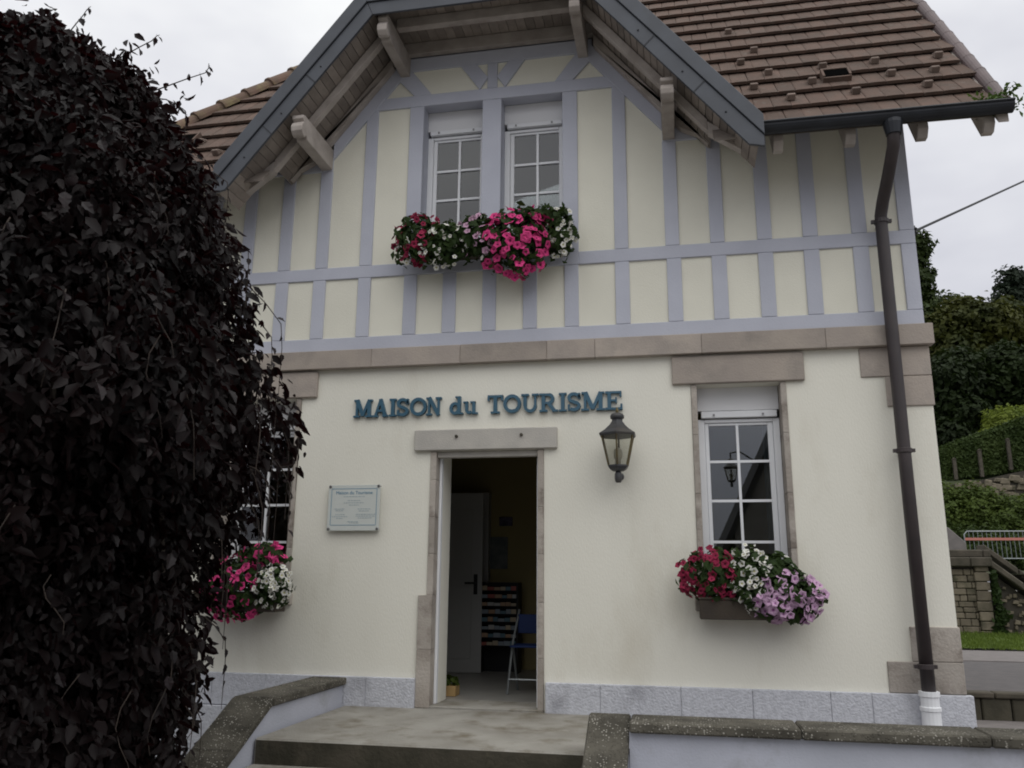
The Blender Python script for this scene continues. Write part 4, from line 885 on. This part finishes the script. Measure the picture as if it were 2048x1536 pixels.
z = np.interp(gb.random(n), np.linspace(0, 1, 60), np.linspace(-.5, 4.32, 60)); th = gb.uniform(0, 2 * math.pi, n)
rd = 1 - np.abs(gb.normal(0, .13, n)); rd = np.clip(rd + gb.normal(0, .025, n), .3, 1.05)
rr_ = Rz(z) * bumpf(th, z) * rd
P_ = np.stack([bx + rr_ * np.cos(th), by + rr_ * np.sin(th), z], 1)
# lobed leaf hanging from its stalk, folded along the midrib
def beech_leaves(P, out, size, g):
    n = len(P); down = np.stack([out[:, 0] * .45, out[:, 1] * .45, -np.ones(n)], 1) + g.normal(0, .75, (n, 3)); down /= np.linalg.norm(down, axis=1)[:, None]
    nr = out + np.array([0, 0, .45]) + g.normal(0, .8, (n, 3)); nr -= (nr * down).sum(1)[:, None] * down; nr /= np.linalg.norm(nr, axis=1)[:, None]
    u = np.cross(down, nr); s = (size * g.uniform(.65, 1.25, n))[:, None]
    c = [P, P + down * s * .3 + u * s * .27 + nr * s * .07, P + down * s * .72 + u * s * .2 + nr * s * .05, P + down * s * 1.05 - nr * s * .08, P + down * s * .72 - u * s * .2 + nr * s * .05, P + down * s * .3 - u * s * .27 + nr * s * .07]
    V = np.stack(c, 1).reshape(-1, 3); b = np.arange(n)[:, None] * 6
    return V, np.concatenate([b + np.array([[0, 1, 2, 3]]), b + np.array([[0, 3, 4, 5]])], 0)
out_ = np.stack([np.cos(th), np.sin(th), .15 * np.ones(n) + np.clip((z - 3.6) * .9, 0, 1.2)], 1)
V, F = beech_leaves(P_, out_, .058 * gb.choice([.5, .8, 1.1, 1.6], n), gb)
n2 = 20000; z2 = gb.uniform(-.5, 4.3, n2); t2 = gb.uniform(0, 2 * math.pi, n2); r2 = Rz(z2) * gb.uniform(.5, .86, n2); o2 = np.stack([np.cos(t2), np.sin(t2), .1 * np.ones(n2)], 1)
V2, F2 = beech_leaves(np.stack([bx + r2 * np.cos(t2), by + r2 * np.sin(t2), z2], 1), o2, .15, gb)
V, F = np.concatenate([V, V2]), np.concatenate([F, F2 + len(V)])
SP, SO = [], []
for i in range(260):
    a_, zz_ = gb.uniform(0, 2 * math.pi), gb.uniform(.1, 4.3); r_ = float(Rz(zz_)) * .97; ex = gb.uniform(.05, .2); dz = gb.uniform(-.25, .06) if zz_ < 3.2 else gb.uniform(-.05, .16)
    for j in range(int(gb.integers(6, 13))):
        f = gb.uniform(0, 1); q = r_ + ex * f; ta = a_ + gb.normal(0, .012); SP.append((bx + q * math.cos(ta), by + q * math.sin(ta), zz_ + dz * f + gb.normal(0, .012))); SO.append((math.cos(ta), math.sin(ta), .3))
V3, F3 = beech_leaves(np.array(SP), np.array(SO), .066, gb); V, F = np.concatenate([V, V3]), np.concatenate([F, F3 + len(V)])
crn = mesh_np('crown', V, F, M['beech'], BT, kind='stuff')
tk = MB().tube([(bx, by, -.58), (bx + .03, by, .4), (bx - .04, by + .05, 1.8), (bx, by, 3.4), (bx + .05, by, 4.3)], [.2, .15, .13, .09, .03], 10)
for i in range(26):
    a = i * 2.4; z0 = 1.6 + 2.6 * (i / 26); r1 = float(Rz(z0 + .2)); ca, sa = math.cos(a), math.sin(a)
    tk.tube([(bx, by, z0), (bx + ca * r1 * .5, by + sa * r1 * .5, z0 + .35), (bx + ca * r1 * .72, by + sa * r1 * .72, z0 + .1), (bx + ca * r1 * .78, by + sa * r1 * .78, max(z0 - .5, 0))], [.045, .03, .02, .008], 6)
tk.build('trunk', M['bark'], BT)
# single leaves: two shared shapes
def leaf_mesh(seed):
    g = np.random.default_rng(seed); b = MB(); m_ = 7; sp = []
    for i in range(m_ + 1):
        t_ = i / m_; w = .30 * math.sin(math.pi * min(1, t_ ** .8)) * (1 + .12 * (-1) ** i) + .004; zc = -.10 * t_ * t_
        b.v += [(-w, -t_, zc + .10 * w / .3 + g.normal(0, .012)), (0, -t_, zc), (w, -t_, zc + .10 * w / .3 + g.normal(0, .012))]
    for i in range(m_):
        k_ = i * 3; b.f += [(k_, k_ + 1, k_ + 4, k_ + 3), (k_ + 1, k_ + 2, k_ + 5, k_ + 4)]; b.mi += [0, 0]
    b.tube([(0, .22, .02), (0, 0, 0)], .012, 4)
    o = b.build('leaf', M['beech1'], normals=False, smooth=False); me = o.data; bpy.data.objects.remove(o); return me
LVM = [leaf_mesh(i) for i in range(4)]
def put_leaf(p, out, s, parent, droop=1.0):
    y = -(Vector(out) * .4 + Vector((0, 0, -droop)) + Vector(gb.normal(0, .38, 3))).normalized()      # local -Y is the tip
    zz = Vector(out) + Vector((0, 0, .5)) + Vector(gb.normal(0, .45, 3)); xx = y.cross(zz).normalized(); zz = xx.cross(y)
    mm = Matrix((xx, y, zz)).transposed().to_4x4() @ Matrix.Scale(s, 4); mm.translation = p
    o = link('leaf', LVM[int(gb.integers(4))], parent); o.matrix_world = mm
camth = math.atan2(-7.2 - by, 1.65 - bx)
cnt = 0
# trailing shoots standing off the crown, mostly on the sides seen from the steps
shoots = [(camth + 1.0, 4.05, -.12, .35), (camth + .8, 4.2, -.15, .2), (camth + .4, 4.3, -.15, .15), (camth + 1.18, 3.2, .55, .2), (camth + 1.25, 2.75, .75, .25), (camth + 1.2, 2.4, .8, .2), (camth + 1.3, 2.1, .75, .14), (camth + 1.12, 1.7, .6, .1), (camth + 1.25, 1.35, .5, .05), (camth + 1.2, .75, .5, .06), (camth + 1.15, 3.62, .45, .25), (camth + 1.1, 4.05, .4, .2), (camth + 1.28, 2.95, .9, .34), (camth + 1.22, .45, .4, .1)]
for i in range(14): shoots.append((camth + gb.uniform(1.05, 1.4), gb.uniform(.7, 3.4), gb.uniform(.4, .8), gb.uniform(.06, .2)))
for i in range(18): shoots.append((camth + gb.uniform(-1.1, 1.1), gb.uniform(.3, 3.8), gb.uniform(.35, .8), gb.uniform(.02, .10)))
for th_, z0, ln, st in shoots:
    r0 = float(Rz(z0)) * .95; o = Vector((math.cos(th_), math.sin(th_), 0)); side = Vector((-o.y, o.x, 0)) * gb.uniform(-.12, .12)
    P0 = Vector((bx, by, z0)) + o * r0; pts = []
    for j in range(7):
        f = j / 6; zz_ = z0 + .10 * math.sin(f * 2.2) * (st > .1) - ln * f ** 1.35; rad = r0 + st * min(1, f * 1.9) + .03
        pts.append(Vector((bx, by, zz_)) + o * rad + side * f)
    MB().tube([tuple(p) for p in pts], [.0045, .004, .0035, .003, .0027, .0023, .0018], 5).build('twig', M['twig'], BT)
    for j in range(7 if st > .12 else 3):
        f = (j + .6) / 8 * 6; a = int(f); p = pts[a].lerp(pts[min(a + 1, 6)], f - a); put_leaf(p, o + Vector(gb.normal(0, .5, 3)), float(gb.uniform(.05, .085)) * (1 - .04 * j), crn); cnt += 1
# bare hanging twigs on the near face
for i in range(26):
    th_ = camth + gb.uniform(-.9, 1.0); z0 = gb.uniform(.4, 3.4); o = Vector((math.cos(th_), math.sin(th_), 0)); r0 = float(Rz(z0)) * float(bumpf(th_, z0)) + .03; ln = gb.uniform(.2, .5); w = Vector((-o.y, o.x, 0))
    ph = gb.uniform(0, 6); MB().tube([tuple(Vector((bx, by, z0 - ln * j / 5)) + o * (r0 + .02 * math.sin(j + ph)) + w * .05 * math.sin(j * .9 + ph)) for j in range(6)], [.0032, .003, .0027, .0023, .002, .0015], 5).build('twig', M['twig'], BT)
while cnt < 290:
    th_ = camth + gb.uniform(-1.3, 1.3); z0 = gb.uniform(.0, 4.5); o = Vector((math.cos(th_), math.sin(th_), max(0, (z0 - 3.4) * .8)))
    r0 = float(Rz(z0)) * float(bumpf(th_, z0)) * gb.uniform(.98, 1.05); put_leaf(Vector((bx + math.cos(th_) * r0, by + math.sin(th_) * r0, z0)), o, float(gb.uniform(.06, .10)), crn); cnt += 1

# ------------------------------------------------------------------ inside the doorway
t = thing('brochure_rack', 'black rack of brochures standing at the back of the room', 'rack', (-.44, 2.75, .045)); t.location = (0, 0, 0)
b = MB(); b.box(-.67, -.65, 2.66, 2.9, .046, 1.06); b.box(-.23, -.21, 2.66, 2.9, .046, 1.06); b.box(-.649, -.231, 2.88, 2.9, .046, 1.06); b.build('frame', M['black'], t)
cols = [MAT('brochure_%d' % i, c, rough=.5) for i, c in enumerate(((.5, .42, .3), (.45, .3, .2), (.3, .35, .4), (.4, .12, .1), (.5, .5, .48), (.15, .25, .3)))]
rb = random.Random(4)
for i in range(8):
    z = .34 + i * .088; sh = MB().box(-.648, -.232, 2.66, 2.87, z, z + .012).build('shelf', M['black'], t)
    x = -.64
    while x < -.27:
        w_ = rb.uniform(.05, .08); MB().box(x, min(x + w_, -.235), 2.672, 2.69, z + .013, z + rb.uniform(.045, .065)).build('brochure', rb.choice(cols), sh); x += w_ + .006
t = thing('folding_chair', 'blue folding chair with thin metal legs just inside the doorway', 'chair', (.2, 1.0, .045)); t.location = (0, 0, 0)
for dx in (0, .40):
    x = .06 + dx
    MB().tube([(x - .03, .88, .05), (x, .98, .50), (x + .02, 1.22, .80)], .011, 8).build('leg', M['galv'], t); MB().tube([(x, 1.25, .05), (x, 1.0, .48)], .011, 8).build('leg', M['galv'], t)
MB().tube([(.04, .90, .18), (.45, .90, .18)], .008, 6).build('stretcher', M['galv'], t)
MB().box(.05, .47, .88, 1.22, .465, .485).build('seat', M['bluecloth'], t, bevel=.006); MB().box(.075, .485, 1.16, 1.18, .58, .76).build('backrest', M['bluecloth'], t, bevel=.006)
t = thing('wooden_planter', 'small raw wooden planter with green leaves inside the doorway', 'planter', (-.5, .7, .05)); t.location = (0, 0, 0)
MB().box(-.66, -.40, .62, .78, .046, .135).build('crate', M['yellowwood'], t, bevel=.004)
d = gb.normal(size=(120, 3)); d /= np.linalg.norm(d, axis=1)[:, None]; mesh_np('leaves', leaf_cloud(np.array([-.52, .70, .16]) + d * np.array([.13, .07, .05]), d, .045, gb), leaf_faces(120), LM['shrub'], t)
tag(MB().box(-.70, -.44, 3.175, 3.19, 1.22, 1.61).build('poster', MAT('grey_poster', (.20, .22, .20), (.12, .14, .14), 9, rough=.6), bevel=.002), 'larger grey poster on the back wall of the room', 'poster')
tag(MB().box(-.55, -.385, 3.175, 3.19, 1.745, 1.855).build('poster', MAT('violet_poster', (.14, .12, .18), (.05, .05, .08), 14, rough=.6), bevel=.002), 'small dark poster high on the back wall of the room', 'poster')
tag(MB().box(-1.25, -1.13, 2.515, 2.524, 1.80, 2.02).build('notice', MAT('dark_notice', (.03, .04, .05), rough=.5)), 'dark notice on the upper part of the white interior door', 'notice')
tag(MB().box(-1.25, -1.14, 2.515, 2.524, .86, 1.02).build('notice', MAT('green_notice', (.02, .04, .035), rough=.5)), 'dark notice on the lower part of the white interior door', 'notice')

# weeds in the gutter end
M['weed'] = LEAFMAT('weed_leaf', (.08, .13, .03), (.05, .09, .02), (.10, .16, .03), 9)
wd_ = thing('gutter_weeds', 'green weeds sprouting from the roof corner at the gutter end', 'weeds')
g2 = np.random.default_rng(8); n = 240; P2 = np.array([4.24, -.60, 4.80]) + g2.normal(0, 1, (n, 3)) * np.array([.09, .05, .035]); mesh_np('leaves', leaf_cloud(P2, g2.normal(size=(n, 3)), .032, g2), leaf_faces(n), M['weed'], wd_)
for i in range(7):
    a = g2.uniform(-.6, .9); q = Vector((4.30, -.62, 4.80)); e_ = q + Vector((.05 + .09 * math.sin(a), -.03, .05 + .10 * math.cos(a) * g2.uniform(.2, 1)))
    MB().tube([tuple(q), tuple(q.lerp(e_, .6) + Vector((0, 0, .03))), tuple(e_)], [.003, .0025, .0015], 5).build('stem', M['weed'], wd_)
    mesh_np('leaves', leaf_cloud(np.array([tuple(q.lerp(e_, f) + Vector((0, 0, .015))) for f in (.5, .75, .95)]), g2.normal(size=(3, 3)), .028, g2), leaf_faces(3), M['weed'], wd_)

# ------------------------------------------------------------------ across the street (seen only as reflections)
t = thing('opposite_house', 'grey house with steep dark gable mirrored in the ground-floor window', 'building', (5.7, -16, -.56)); t.location = (0, 0, 0)
MB().prism([(2.95, -.56), (8.5, -.56), (8.5, 2.5), (5.7, 7.9), (2.95, 2.5)], -20, -13.05).build('wall', M['oppwall'], t)
for s in (1, -1):
    c = 5.73; MB().prism([(c + s * 3.35, 1.35), (c + s * 3.2, 1.35), (c, 7.95), (c, 8.3)], -20.4, -12.95).build('roof', M['opproof'], t)
for x in (4.4, 6.2):
    w_ = MB().box(x, x + .9, -13.06, -13.0, .6, 2.0).build('window', M['intwhite'], t); MB().box(x + .08, x + .82, -12.999, -12.985, .68, 1.92).build('pane', M['black'], w_)
ln2 = lantern('street lantern on the opposite house mirrored in the ground-floor window', (2.87, -12.0, 3.2), arm=False); ln2['category'] = 'lantern'
MB().tube([(0, 0, .62), (.0, -.0, .70), (.2, -.3, .78), (.75, -1.03, .55)], .018, 8).build('bracket_arm', M['iron'], ln2)
ln2.scale = (1.1, 1.1, 1.1)
